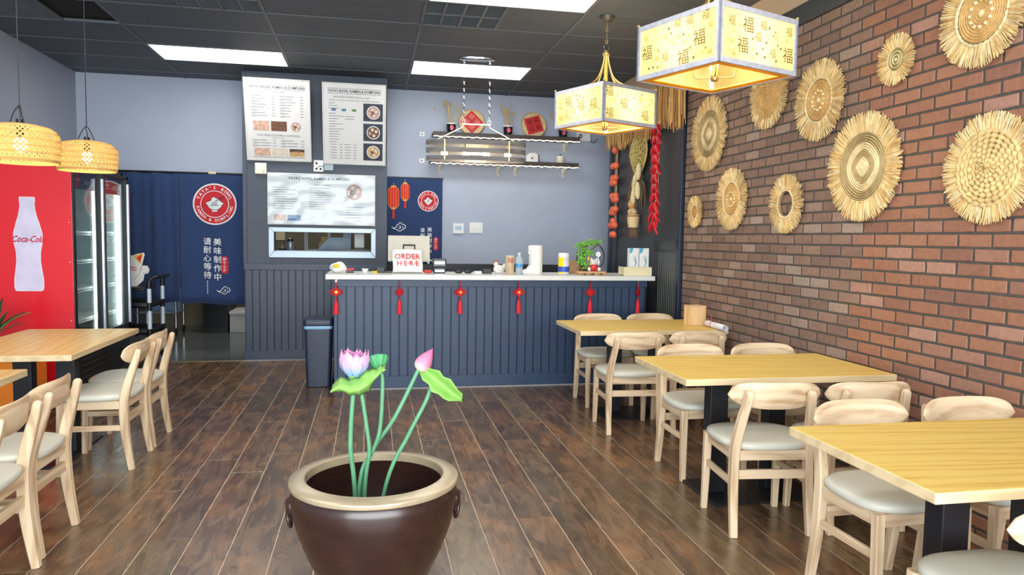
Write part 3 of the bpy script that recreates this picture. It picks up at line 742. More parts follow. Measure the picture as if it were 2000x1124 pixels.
def fan_leaf(u, v):
    a = (u-.5)*2*1.0; base = Vector((.168, 0, .845)); tip = Vector((.315, -.03, .728)); ax = tip-base; side = Vector((.055, .0, .068))
    L = v; w = math.sin(pi*min(1, .08+L*.95))**.55
    p = base + ax*L + side*(a*w*.40) + Vector((0, -.03*math.sin(pi*L)+.018*math.cos(a*3)*w, 0))
    wav = .004*math.sin(L*30)*abs(a)
    return p + Vector((wav, 0, wav))
leaf_thing('broad bright green lotus leaf hanging below the pink bud', [(-.03, .04, 0), (.041, .02, .414), (.12, .0, .60), (.18, -.005, .72), (.198, -.008, .772)], fan_leaf)
# ================================================================== HANGING LAMPS
m_brass = M('lamp metal pale gold', C(196, 168, 104), .35, .8, var=.08)
m_pewter = M('lamp metal grey', C(112, 108, 104), .4, .8, var=.08)
m_frame = M('lantern frame pale grey', C(178, 180, 190), .6, var=.16, scale=40)
m_paper = translucent('lantern paper yellow', C(250, 232, 156), .75)
m_print = M('lantern print brown', C(96, 72, 26), .8)
m_printg = M('lantern print olive', C(140, 120, 44), .8)
m_bulb = emit('warm bulb', (1, .86, .62, 1), 9)
m_gold = translucent('lantern inner board gold', C(240, 184, 72), .35)
def chain(b, p0, p1, r=.009, w=.0022, k=1.5):
    p0, p1 = Vector(p0), Vector(p1); L = (p1-p0).length; n = max(2, int(L/(r*2*k))); d = (p1-p0).normalized(); a = d.orthogonal().normalized(); c = d.cross(a)
    for i in range(n):
        q = p0 + d*L*(i+.5)/n; s_ = a if i % 2 else c
        b.tube([q + d*math.cos(2*pi*j/10)*r*k*.68*1.4 + s_*math.sin(2*pi*j/10)*r*.6 for j in range(10)], w, 5, True)
def plight(name, parent, loc, power, color, r=.03):
    l = bpy.data.lights.new(name, 'POINT'); l.energy = power; l.color = color; l.shadow_soft_size = r
    o = bpy.data.objects.new(name, l); COL.objects.link(o); o.parent = parent; o.location = loc
def lantern(x, y, zb, h, side, rz, label, power):
    t = thing('square_lantern', label, 'lantern', (x, y, zb), rz, 'square paper lanterns'); a = side/2; e = .026
    rnd = random.Random(int(x*100+y*10))
    for k in range(4):
        R_ = rotz(k*pi/2)
        fr = B()
        for u0, u1, v0, v1 in ((-a, a, 0, e), (-a, a, h-e, h), (-a, -a+e, e, h-e), (a-e, a, e, h-e)):
            fr.add([R_ @ Vector(p) for p in [(u0,-a,v0),(u1,-a,v0),(u1,-a+.012,v0),(u0,-a+.012,v0),(u0,-a,v1),(u1,-a,v1),(u1,-a+.012,v1),(u0,-a+.012,v1)]],
                   [(0,3,2,1),(4,5,6,7),(0,1,5,4),(1,2,6,5),(2,3,7,6),(3,0,4,7)])
        p = fr.build('frame', m_frame, t)
        pa = B(); pa.add([R_ @ Vector(q) for q in [(-a+e-.004,-a+.006,e-.004),(a-e+.004,-a+.006,e-.004),(a-e+.004,-a+.006,h-e+.004),(-a+e-.004,-a+.006,h-e+.004)]], [(0,1,2,3)])
        pn = pa.build('paper_panel', m_paper, t)
        pr = B(); spots = []
        for i in range(150):
            u, v = rnd.uniform(-a+.05, a-.05), rnd.uniform(.045, h-.045)
            sz = .085 if i < 5 else .052 if i < 14 else rnd.choice((.03, .024, .018, .014, .012))
            if all((u-q[0])**2+(v-q[1])**2 > ((sz+q[2])*.62)**2 for q in spots):
                spots.append((u, v, sz)); pr.m = 0 if sz > .025 or rnd.random() < .5 else 1
                if sz > .0125:
                    pr.text('福', sz, lambda x_, y_: R_ @ Vector((u+x_, -a+.0045, v+y_)))
                else:
                    pr.flat([(u+dx*sz*.5, v+dy*sz*.5) for dx, dy in ((-1,-1),(1,-1),(1,1),(-1,1))], lambda x_, y_: R_ @ Vector((x_, -a+.0045, y_)))
        tag(pr.build('character_print', [m_print, m_printg], pn), kind='stuff')
    b = B(); q = .055; i = a-.008
    for x0, x1, y0, y1 in ((-i, i, -i, -i+q), (-i, i, i-q, i), (-i, -i+q, -i+q, i-q), (i-q, i, -i+q, i-q)): b.box(x0, x1, y0, y1, .004, .010)
    b.build('bottom_board', m_gold, t)
    b = B()
    for k in range(4):
        an = k*pi/2 + pi/4
        b.tube(smoothpts([(0, 0, .012), (.05*math.cos(an), .05*math.sin(an), .006), (.10*math.cos(an), .10*math.sin(an), .012), (.105*math.cos(an), .105*math.sin(an), .05)], 4), .004, 6)
    b.lathe([(0, -.012), (.016, -.01), (.022, 0), (.022, .02), (0, .022)], 14); b.build('bulb_holder', m_brass, t, smooth=50)
    for k in range(4):
        an = k*pi/2 + pi/4; B().ball((.105*math.cos(an), .105*math.sin(an), .095), (.024, .024, .036), 12, 8).build('bulb', m_bulb, t, smooth=180)
    top = h + .31
    B().tube([(0, 0, .0), (0, 0, top-.02)], .016, 10).build('post', M('lamp post yellow gold', C(232, 196, 96), .4, .5), t, smooth=60)
    for k in range(4):
        an = k*pi/2; dx, dy = math.cos(an), math.sin(an)
        B().tube(smoothpts([(.02*dx, .02*dy, top-.03), (.035*dx, .035*dy, h+.2), (.09*dx, .09*dy, h+.09), (.2*dx, .2*dy, h+.018), (a*dx*.97, a*dy*.97, h-.006)], 6), .0085, 8, squash=.6).build('arm', m_brass, t, smooth=60)
    b = B(); b.lathe([(0, top-.035), (.03, top-.03), (.032, top-.018), (.024, top-.012), (.02, top), (0, top+.002)], 16); b.build('hub', m_brass, t, smooth=50)
    b = B(); b.tube([(.026*math.cos(2*pi*j/20), 0, top+.026+.026*math.sin(2*pi*j/20)) for j in range(20)], .0045, 6, True); b.build('ring', m_pewter, t, smooth=60)
    zt = ZC - zb
    if zt - top > .1:
        b = B(); chain(b, (0, 0, top+.05), (0, 0, zt-.03), .013, .0032); b.build('chain', m_brass, t)
        B().lathe([(0, zt-.045), (.02, zt-.04), (.03, zt-.03), (.055, zt-.02), (.062, zt-.004), (0, zt-.004)], 24).build('canopy', m_pewter, t, smooth=40)
    for k in range(4):
        an = k*pi/2; b = B(); cx, cy = a*math.sqrt(2)*math.cos(an+pi/4), a*math.sqrt(2)*math.sin(an+pi/4)
        b.ball((cx*.985, cy*.985, h+.008), .009, 8, 6); b.build('finial', m_brass, t, smooth=180)
    plight('lantern_bulb_light', t, (0, 0, .13), power, (1, .84, .58), .07)
lantern(1.805, 5.5, 2.252, .288, .565, math.radians(45-20), 'smaller, farther square paper lantern with lucky characters on a chain', 17)
lantern(1.805, 3.65, 2.248, .288, .585, math.radians(45-24), 'nearer, larger square paper lantern with lucky characters', 17)
m_bamboo = translucent('bamboo strip golden', C(226, 186, 116), .22)
def bamboo(x, y, zb, label):
    t = thing('bamboo_pendant', label, 'pendant lamp', (x, y, zb), random.uniform(0, 3), 'woven bamboo pendant lamps'); R0, Hh = .168, .172
    def prof(v):   # v 0 bottom .. 1 top
        a = v*1.0
        if v < .55: r = R0*(.93+.07*math.sin(pi*v/.55*.5+.2)) ; z = Hh*v*1.12
        else:
            q = (v-.55)/.45; r = R0*(1-.52*q**1.9); z = Hh*(.616+.384*math.sin(q*pi/2))
        return r, z
    n = 46
    for sgn, nm in ((1, 'weave'), (-1, 'weave')):
        b = B()
        for i in range(n):
            vs = []; K = 13
            for j in range(K):
                v = j/(K-1); r, z = prof(v); a = 2*pi*i/n + sgn*v*1.15; da = .0050/max(r, .05); rr = r + sgn*.0012*math.cos(j*pi)
                vs += [(rr*math.cos(a-da), rr*math.sin(a-da), z), (rr*math.cos(a+da), rr*math.sin(a+da), z)]
            b.add(vs, [(2*j, 2*j+1, 2*j+3, 2*j+2) for j in range(K-1)])
        tag(b.build(nm, m_bamboo, t), kind='stuff')
    b = B()
    for v in (0, .04, .2, .36, .52, .68, .84, 1): r, z = prof(v); b.tube([(r*math.cos(2*pi*j/40), r*math.sin(2*pi*j/40), z) for j in range(40)], .0028 if .04 < v < 1 else .0045, 5, True)
    b.build('hoop', m_bamboo, t, smooth=60)
    B().ball((0, 0, .08), (.03, .03, .04), 14, 8).build('bulb', m_bulb, t, smooth=180)
    B().cyl((0, 0, .115), (0, 0, Hh+.03), .016, n=12).build('socket', m_black, t, smooth=40)
    b = B(); zt = ZC-zb
    b.tube([(0, 0, Hh+.02), (.004, 0, Hh+.05), (-.004, 0, Hh+.08), (0, 0, Hh+.1)] + [(0, 0, Hh+.1+(zt-Hh-.1)*j/8) for j in range(1, 9)], .0028, 6)
    for q in (-1, 1): b.tube(smoothpts([(q*.004, 0, Hh+.095), (q*.025, .01, Hh+.06), (q*.05, .012, Hh+.004), (q*.07, .014, Hh-.012)], 4), .0026, 5)
    b.build('cord', m_black, t)
    plight('bamboo_bulb_light', t, (0, 0, .03), 2.6, (1, .82, .56), .03)
bamboo(-1.653, 3.9, 1.712, 'woven bamboo pendant lamp nearer the camera, cut by the left edge')
bamboo(-1.692, 4.85, 1.752, 'woven bamboo pendant lamp farther back, in front of the cooler top')

# chandelier with three oval bands
t = thing('bulb_chandelier', 'long chandelier of three grey wooden bands with four bulbs, on chains', 'chandelier', (1.012, 7.06, 2.095), math.radians(-4))
m_gwood = wood('chandelier grey wood', C(128, 124, 122), C(98, 94, 94), 0, .55)
def stadium(L, W, n=14):
    o = []
    for i in range(n*4):
        a = 2*pi*i/(n*4); c, s_ = math.cos(a), math.sin(a); o.append((math.copysign(abs(c)**.75, c)*L, math.copysign(abs(s_)**.9, s_)*W))
    return o
for z0 in (.03, .105, .18):
    o1, o2 = stadium(.487, .13), stadium(.479, .122); n = len(o1); vs = []
    vs = [(x, y, z0) for x, y in o1] + [(x, y, z0+.043) for x, y in o1] + [(x, y, z0+.043) for x, y in o2] + [(x, y, z0) for x, y in o2]
    fs = [(k*n+j, k*n+(j+1) % n, ((k+1) % 4)*n+(j+1) % n, ((k+1) % 4)*n+j) for k in range(4) for j in range(n)]
    B().add(vs, fs).build('band', m_gwood, t, smooth=40)
b = B()
for x in (-.31, -.1, .1, .31):
    for y in (-.118, .118): b.box(x-.006, x+.006, y-.004, y+.004, .03, .222)
b.build('upright', M('chandelier strap cream', C(226, 210, 160), .4, .4), t)
B().tube([(-.46, 0, .205), (.46, 0, .205)], .006, 8).build('crossbar', m_brass, t)
for x in (-.31, -.1, .1, .31):
    B().cyl((x, 0, .2), (x, 0, .135), .012, n=10).build('socket', m_brass, t, smooth=40)
    B().ball((x, 0, .10), (.033, .033, .038), 14, 9).build('bulb', m_bulb, t, smooth=180)
b = B()
for s_ in (-1, 1): b.tube([(s_*.125, 0, .385), (s_*.135, 0, .36), (s_*.395, 0, .225)], .006, 8)
b.tube([(-.14, 0, .388), (.14, 0, .388)], .007, 8); b.build('hanger', M('chandelier rod white', C(232, 228, 216), .35, .3), t, smooth=50)
for s_ in (-1, 1):
    b = B(); b.tube([(s_*.125+.016*math.cos(2*pi*j/16), 0, .41+.016*math.sin(2*pi*j/16)) for j in range(16)], .003, 6, True); chain(b, (s_*.125, 0, .425), (s_*.125, 0, ZC-2.095-.02), .011, .0028); b.build('chain', m_chrome, t)
b = B(); n = 32; loft(b, [[(x, y, z) for x, y in stadium(L, W, 8)] for L, W, z in ((.15, .05, ZC-2.095-.022), (.17, .062, ZC-2.095-.014), (.172, .064, ZC-2.095-.001))]); b.build('canopy', m_chrome, t, smooth=40)
plight('chandelier_light', t, (0, 0, .10), 5, (1, .84, .58), .1)

# ================================================================== WOVEN WALL PLATES (on the bricks)
def raffia(name, c, k=.2): return M(name, c, .75, var=k, scale=26, rand=True)
m_raf = raffia('raffia cream', C(218, 190, 132)); m_raf2 = raffia('raffia honey', C(206, 166, 104)); m_rafg = raffia('raffia grey straw', C(176, 154, 108)); m_rafp = raffia('raffia pale', C(228, 208, 162))
def woven(y, z, R_, kind, label, seed, fr=.38):
    rnd = random.Random(seed)
    t = bpy.data.objects.new('woven_plate', None); COL.objects.link(t); tag(t, label, 'wall decor', 'woven straw plates on the brick wall')
    t.location = (XR-.004, y, z); t.rotation_euler = (0, -pi/2, 0)      # local Z points into the room, local X is up
    core = R_*(1-fr)
    def ring(b, r, tube, ex=2.0, bumps=0, zz=.012, ph=0):
        n = 72 if bumps else 56; pts = []; rr = []
        for i in range(n):
            a = 2*pi*i/n; c, s_ = math.cos(a), math.sin(a); d = (abs(c)**ex + abs(s_)**ex)**(-1/ex)
            pts.append((r*d*c, r*d*s_, zz)); rr.append(tube*(1+.42*math.sin(bumps*a+ph) if bumps else 1))
        b.tube(pts, rr, 6, True)
    # fringe
    b = B(); n = int(430*R_/.25)+110; mats = [m_raf, m_raf2, m_rafp]
    for i in range(n):
        a = 2*pi*(i+rnd.uniform(-.4, .4))/n; L = R_*rnd.uniform(.955, 1.02); r0 = core*.94; w = rnd.uniform(.0024, .0045)*max(.8, R_/.25); z0, z1 = .014+rnd.uniform(-.004, .004), .012+rnd.uniform(-.01, .016)
        a2 = a + rnd.uniform(-.03, .03); d, e = Vector((math.cos(a), math.sin(a), 0)), Vector((math.cos(a2), math.sin(a2), 0)); s_ = Vector((-math.sin(a), math.cos(a), 0))
        b.m = rnd.choice((0, 0, 1, 2)); p0, p1, p2 = d*r0 + Vector((0,0,z0)), d*(r0+(L-r0)*.6)+Vector((0,0,z0*.5+z1*.5+.003)), e*L + Vector((0,0,z1))
        up = Vector((0, 0, .003))
        b.add([p0-s_*w, p0+s_*w, p1+s_*w, p1-s_*w, p2+s_*w*.75, p2-s_*w*.75, p0+up, p1+up, p2+up*.5], [(0,6,7,3),(6,1,2,7),(3,7,8,5),(7,2,4,8)])
    tag(b.build('fringe', mats, t), kind='stuff')
    B().lathe([(0, 0), (core, 0), (core, .006), (0, .010)] if kind != 'mirror' else [(core*.62, 0), (core, 0), (core, .006), (core*.62, .008)], 48).build('backing', m_rafg, t) if kind != 'mirror' else None
    if kind == 'mirror':
        B().lathe_open([(core*.8, 0), (core*1.05, 0), (core*1.05, .008), (core*.8, .008), (core*.8, 0)], 48).build('backing', m_rafg, t)
        b = B(); n = 40
        for i in range(n): a = 2*pi*i/n; b.ball((core*.86*math.cos(a), core*.86*math.sin(a), .018), core*.075, 8, 6)
        tag(b.build('bead_ring', m_rafp, t, smooth=180), kind='stuff')
        b = B(); ring(b, core*.98, core*.06); b.build('coil', m_raf, t, smooth=60)
    elif kind == 'diamond':
        n = 15
        groups = {0: B(), 1: B()}
        for i in range(n):
            f = (i+.7)/n; ex = 1.08 + 1.0*max(0, f-.1)/.9; tone = 0 if f < .27 or .47 < f < .66 else 1
            ring(groups[tone], core*f, core*.5/n, ex, 0, .012)
        groups[0].build('light_coil', m_rafp, t, smooth=60); groups[1].build('grey_coil', m_rafg, t, smooth=60)
    elif kind == 'spiral':
        n = 8 if R_ > .24 else 10; b = B()
        for i in range(n): f = (i+.6)/n; ring(b, core*f, core*.56/n, 2, int(8+20*f), .013, i)
        b.build('braid', m_raf if R_ > .24 else m_raf2, t, smooth=60)
    elif kind == 'target':
        g = [B(), B()]; n = 7
        for i in range(n): ring(g[i % 2], core*(i+.6)/n, core*.46/n, 2, 0, .012)
        g[0].build('light_coil', m_rafp, t, smooth=60); g[1].build('green_coil', M('raffia olive', C(150, 142, 84), .8), t, smooth=60)
    elif kind == 'flower':
        b = B(); n = 9
        for i in range(n): ring(b, core*(.12+.78*i/n), core*.45/n, 2, 0, .011)
        b.build('coil', m_raf2, t, smooth=60)
        b = B()
        for i in range(28): a = 2*pi*i/28; b.tube([(core*.12*math.cos(a), core*.12*math.sin(a), .014), (core*.84*math.cos(a), core*.84*math.sin(a), .015)], .0022, 5)
        tag(b.build('spoke', m_raf2, t), kind='stuff')
        b = B()
        for i in range(12): a = 2*pi*i/12; b.ball((core*.40*math.cos(a), core*.40*math.sin(a), .02), core*.062, 8, 6)
        b.ball((0, 0, .014), (core*.12, core*.12, .012), 10, 6); tag(b.build('beads', m_rafp, t, smooth=180), kind='stuff')
        b = B(); ring(b, core*.93, core*.05, 2, 30, .015); b.build('edge_braid', m_rafp, t, smooth=60)
    elif kind == 'tiny':
        B().lathe([(0, .006), (core*.7, .006), (core*.68, .016), (0, .02)], 24).build('centre', M('raffia centre brown', C(196, 146, 82), .8), t, smooth=40)
        b = B()
        for i in range(22): a = 2*pi*i/22; b.ball((core*.86*math.cos(a), core*.86*math.sin(a), .016), core*.11, 6, 5)
        tag(b.build('bead_ring', m_rafp, t, smooth=180), kind='stuff')
    return t
woven(5.786, 1.632, .137, 'tiny', 'smallest straw plate with a brown centre, beside the dark corner', 1, .5)
woven(5.57, 2.261, .304, 'diamond', 'straw plate with a diamond centre, next to the dark wall corner', 2, .33)
woven(5.155, 1.707, .238, 'flower', 'shaggy straw plate with beaded flower centre, between smallest and ring-shaped ones', 3, .42)
woven(4.407, 1.639, .198, 'mirror', 'ring-shaped straw plate with an open hole in the middle', 4, .46)
woven(4.68, 2.412, .24, 'spiral', 'braided spiral straw plate half hidden behind the nearer lantern', 5, .28)
woven(4.09, 2.264, .25, 'flower', 'honey coloured straw plate with beaded centre, right of the nearer lantern', 6, .42)
woven(3.65, 1.815, .306, 'diamond', 'largest straw plate with grey and cream diamond rings', 7, .33)
woven(3.428, 2.357, .135, 'target', 'small straw plate with a green ringed target centre', 8, .52)
woven(2.885, 2.436, .24, 'flower', 'straw plate with wicker beaded centre, cut by the top edge', 9, .36)
woven(2.80, 1.729, .25, 'spiral', 'thick braided cream straw plate at the right edge', 10, .3)

# ================================================================== STRAW EAVE AND HANGING STRINGS ON THE CHARCOAL WALL
t = thing('straw_eave', 'long fringe of dry straw hanging high on the charcoal wall', 'straw fringe', (XR, 0, 0))
rnd = random.Random(3)
B().box(-.07, -.001, 6.0, 8.04, 2.80, 2.84).build('batten', wood('batten', C(170, 130, 80), C(140, 100, 60), 1), t)
b = B()
for i in range(620):
    y = rnd.uniform(6.0, 8.04); x = -rnd.uniform(.035, .085); zb = 2.43 + rnd.uniform(-.05, .06) + .03*math.sin(y*9) + (.03 if rnd.random() < .2 else 0); w = rnd.uniform(.005, .011); dy = rnd.uniform(-.03, .03)
    b.m = rnd.choice((0, 0, 1, 2)); zt = 2.83 + rnd.uniform(-.01, .02)
    b.add([(x, y-w, zt), (x, y+w, zt), (x-.004, y+w+dy*.5, (zt+zb)/2), (x-.004, y-w+dy*.5, (zt+zb)/2), (x, y+dy+w*.3, zb), (x, y+dy-w*.3, zb), (x-.005, y, zt), (x-.009, y+dy*.5, (zt+zb)/2), (x-.004, y+dy, zb)],
          [(0,6,7,3),(6,1,2,7),(3,7,8,5),(7,2,4,8),(0,3,2,1),(3,5,4,2)])
tag(b.build('straw', [M('straw tan', C(206, 160, 96), .8, var=.2), M('straw brown', C(172, 122, 66), .8, var=.2), M('straw light', C(226, 186, 124), .8, var=.2)], t), kind='stuff')
# persimmons
t = thing('persimmon_string', 'hanging strings of small orange persimmon fruits', 'hanging string', (XR-.05, 7.735, 0))
b = B()
for q in (-.025, 0, .025): b.tube([(0, q, 2.45), (-.003, q*1.1, 2.1), (0, q*.8, 1.75), (0, q, 1.52)], .003, 5)
b.build('cord', M('jute cord', C(198, 172, 124), .9), t)
m_per = M('persimmon orange', C(236, 112, 76), .55, var=.12, scale=14, rand=True)
for z, ys_ in ((2.375, (.01,)), (2.205, (.055, -.04)), (2.07, (.055, -.035)), (2.02, (.075, 0)), (1.87, (.06, -.05)), (1.83, (.0, -.06)), (1.72, (.03, -.055)), (1.69, (.07, -.01)), (1.59, (.02,)), (1.545, (.085, .03, -.045)), (1.44, (.04, -.01))):
    for y in ys_: B().ball((-.02, y, z), (.034, .05, .04), 14, 8).build('persimmon', m_per, t, smooth=180)
# chilies
t = thing('chili_string', 'long hanging bunch of bright red chili peppers', 'hanging string', (XR-.05, 6.485, 0))
b = B()
for q in (-.02, .015): b.tube([(-.03, q, 2.5), (-.032, q, 2.0), (-.03, q*.6, 1.5)], .007, 6)
b.build('cord', M('plait cream', C(226, 206, 170), .8), t)
m_chi = M('chili red', C(206, 22, 36), .3, var=.12, scale=10, coat=.3)
for lv in range(11):
    z = 2.47 - lv*.091
    for k in range(4):
        a = rnd.uniform(-1, 1); s_ = -1 if k % 2 else 1; L = rnd.uniform(.09, .13); th = rnd.uniform(.2, 1.2)
        y0 = s_*.012*(k+.5); pts = [(-.03-.01*k, y0, z), (-.045-.006*k, y0+s_*.035*th, z-.03), (-.05-.006*k, y0+s_*.06*th, z-.07), (-.045, y0+s_*.075*th+s_*.012, z-L)]
        B().tube(smoothpts(pts, 3), [.006, .012, .015, .0165, .0165, .015, .013, .010, .006, .002], 8).build('chili', m_chi, t, smooth=60)
# woven scoop, corn, gourd, brush
m_scoop = M('wicker yellow green', C(206, 186, 112), .7, var=.15, scale=30)
t = thing('wicker_scoop', 'woven wicker scoop basket hanging on the charcoal wall', 'basket', (XR-.02, 7.10, 2.26))
def scoop(u, v):
    a = 2*pi*u; rr = v; w = .225*(1.0 if math.sin(a) > 0 else 1.0); zz = .20*math.sin(a)*rr + (.03*rr if math.sin(a) > 0 else -.0); yy = w*math.cos(a)*rr*(1-.25*(math.sin(a) < 0)*abs(math.sin(a)))
    return (-.02-.07*(1-rr*rr), yy, zz)
b = B()
for k in range(16):
    for sgn in (1, -1):
        pts = []
        for j in range(9):
            v = .06+.94*j/8; u = k/16 + sgn*.09*v; pts.append(scoop(u, v))
        b.tube(pts, .0048, 4, caps=False)
for j in range(2, 9): b.tube([scoop(i/32, j/8) for i in range(32)], .0045, 4, True)
tag(b.build('weave', m_scoop, t), kind='stuff')
o = B().sheet(lambda u, v: tuple(Vector(scoop(u, v))+Vector((.008, 0, 0))), 32, 8, True).build('shell', M('wicker inner', C(150, 132, 74), .8), t, smooth=60)
b = B(); b.tube([scoop(i/40, 1) for i in range(40)], .011, 6, True); b.build('rim', m_scoop, t, smooth=60)
m_corn = M('corn pale', C(232, 212, 166), .7, var=.14, scale=60, bump=.4)
for (y, z, ty, L, lab) in ((7.02, 1.99, .55, .2, 'dried pale corn cob slanting below the wicker scoop'), (7.05, 1.84, .12, .19, 'dried pale corn cob hanging upright, lowest of the cobs'), (6.94, 1.88, -.12, .18, 'dried pale corn cob hanging nearest the chili bunch'), (6.93, 2.07, .1, .17, 'dried pale corn cob right under the scoop rim')):
    o = B().lathe([(0, -L/2), (.016, -L/2+.01), (.026, -L*.2), (.027, L*.15), (.018, L*.42), (.006, L/2), (0, L/2)], 14).build('corn_cob', m_corn, None, smooth=60, loc=(XR-.10, y, z), rot=(ty, 0, 0))
    tag(o, lab, 'corn', 'dried corn cobs')
t = thing('gourd', 'small dried bottle gourd among the corn', 'gourd', (XR-.08, 7.15, 1.77))
B().lathe([(0, -.06), (.03, -.055), (.042, -.025), (.036, .005), (.018, .03), (.023, .05), (.018, .068), (.005, .08), (0, .085)], 18).build('body', M('gourd tan', C(206, 158, 92), .45), t, smooth=60)
B().tube([(0,0,.083), (.004,.006,.10), (0,.01,.115)], .004, 6).build('stem', M('gourd stem', C(120, 86, 50), .8), t)
t = thing('wooden_brush', 'round topped wooden tub brush hanging below the corn', 'brush', (XR-.07, 7.12, 1.60))
m_mal = wood('mallet wood', C(222, 196, 146), C(190, 156, 104), 2, .6)
b = B(); b.lathe([(0, -.09), (.05, -.088), (.056, -.06), (.064, .02), (.06, .045), (0, .045)], 20); b.build('body', m_mal, t, smooth=40)
B().ball((0, .03, .075), (.05, .06, .04), 16, 8).build('cap', m_mal, t, smooth=180)
b = B(); b.tube([(.064*math.cos(2*pi*i/24), .064*math.sin(2*pi*i/24), .03) for i in range(24)], .006, 6, True); b.build('band', M('band brown', C(150, 96, 60), .7), t, smooth=60)
b = B()
for i in range(160):
    a = rnd.uniform(0, 2*pi); r0 = rnd.uniform(0, .05); y, x = r0*math.cos(a), r0*math.sin(a)*.6; y2 = y*2.1 + rnd.uniform(-.01, .01)
    b.tube([(x, y, -.08), (x*1.2, y*1.4, -.13), (x*1.2, y2, -.185+rnd.uniform(-.01, .01))], [.003, .0028, .001], 3, caps=False)
tag(b.build('bristle', M('bristle brown', C(128, 102, 72), .9), t), kind='stuff')
t = thing('dried_roots', 'tangle of dried brown roots hanging behind the corn', 'dried plant', (XR-.03, 7.08, 1.95))
b = B()
for i in range(46):
    y0 = rnd.uniform(-.16, .2); z0 = rnd.uniform(-.02, .14); pts = [(-rnd.uniform(0, .03), y0, z0)]
    for j in range(4): pts.append((pts[-1][0]*.9-.004, pts[-1][1]+rnd.uniform(-.035, .035), pts[-1][2]-rnd.uniform(.03, .085)))
    b.tube(pts, [.006, .006, .005, .004, .002], 4)
tag(b.build('root', M('root brown', C(128, 106, 76), .9, var=.3), t), kind='stuff')
# ================================================================== COOLER
m_red = M('cooler side red', C(226, 28, 44), .28, var=.03, scale=2, coat=.3)
t = thing('drinks_cooler', 'tall glass door drinks cooler with a red side', 'cooler', (0, 0, 0))
FX, BX, Y0, Y1, Z0, Z1 = -2.275, -3.10, 6.2, 7.53, .16, 1.935
b = B(); b.box(BX, FX-.05, Y0+.012, Y0+.05, .1, Z1); b.box(BX, FX-.05, Y1-.05, Y1, .1, Z1); b.box(BX, FX-.05, Y0+.012, Y1, Z1-.05, Z1); b.box(BX, BX+.04, Y0+.012, Y1, .1, Z1); b.box(BX, FX-.05, Y0+.012, Y1, .1, .46)
b.build('cabinet', m_black, t)
box('side_panel', m_red, BX, FX-.008, Y0, Y0+.0115, .175, Z1-.012, t, .002)
for x in (FX-.03, BX+.03):
    for z in (.2, .68, 1.14, 1.45, 1.9): B().ball((x, Y0-.001, z), (.007, .004, .007), 8, 5).build('rivet', m_chrome, t, smooth=180)
box('liner', M('cooler liner pale', C(214, 224, 222), .5), BX+.04, BX+.05, Y0+.05, Y1-.05, .47, Z1-.05, t)
box('liner_side', M('cooler liner pale', C(214, 224, 222), .5), BX+.05, FX-.06, Y1-.055, Y1-.05, .47, Z1-.05, t)
m_wire = M('shelf wire white', C(225, 228, 228), .4)
for z in (.62, .88, 1.12, 1.36):
    b = B(); b.box(BX+.06, FX-.12, Y0+.06, Y1-.06, z, z+.006); b.box(FX-.13, FX-.12, Y0+.06, Y1-.06, z-.01, z+.025); b.build('shelf', m_wire, t)
for y in (Y0+.055, Y0+.66, Y1-.075): box('added_glow_strip', emit('cooler added glow', (.9, 1, .97, 1), 8), FX-.09, FX-.075, y, y+.018, .5, Z1-.08, t)  # glowing strips added to brighten the cooler interior
ym = Y0 + .665
for k, (ya, yb) in enumerate(((Y0+.004, ym-.004), (ym+.004, Y1-.004))):
    d = B(); e = .05
    for q in ((ya, yb, .47, .47+e), (ya, yb, Z1-.03-e*.6, Z1-.03), (ya, ya+e, .47, Z1-.03), (yb-e, yb, .47, Z1-.03)): d.box(FX-.045, FX, q[0], q[1], q[2], q[3])
    door = d.build('door', m_black, t, bevel=.003)
    box('pane', glass('cooler glass', (.93, .98, .97, 1), .24, .03, True), FX-.028, FX-.02, ya+e-.004, yb-e+.004, .47+e-.004, Z1-.06, door)
    hy = yb-e-.004 if k == 0 else yb-e-.004
    box('handle', M('handle aluminium', C(200, 206, 220), .3, .7), FX, FX+.02, hy-.012, hy+.022, .52, Z1-.1, door, .004)
    f = lambda u, v, yc=(ya+yb)/2: (FX-.030, yc+u, 1.80+v)      # header print behind the glass; read from the room, u runs along +Y
    b = B(); b.m = 0; b.flat([(-.26,-.075),(.26,-.075),(.26,.08),(-.26,.08)], lambda u, v, f=f: (f(u, v)[0]-.012, f(u, v)[1], f(u, v)[2]))
    b.m = 1; b.add([(lambda p: (p[0]-.008, p[1], p[2]))(f(u-.15, v)) for u, v in circle(.07, 28)], [tuple(range(28))])
    b.m = 2; b.text('Coca-Cola', .032, lambda u, v, f=f: f(u-.15, v), shear=.25); b.text('ICE COLD', .045, lambda u, v, f=f: f(u+.1, v-.02), shear=.1)
    b.build('header_print', [M('header dark', C(86, 62, 60), .5, var=.4, scale=20), M('header red', C(200, 24, 36), .4), m_white], door)
g = box('grille', m_black, FX-.03, FX-.008, Y0+.006, Y1-.006, .12, .455, t, .004)
for c in range(2):
    for r in range(5):
        ya = Y0 + .1 + c*.6; B().obox((FX-.006, ya+.24, .19+r*.05), (.012, .46, .016), roty(.5)).build('louver', m_black, g, bevel=.002)
for y in (Y0+.08, Y1-.08):
    for x in (FX-.1, BX+.1): B().cyl((x, y, 0), (x, y, .1), .025, n=12).build('foot', m_black, t)
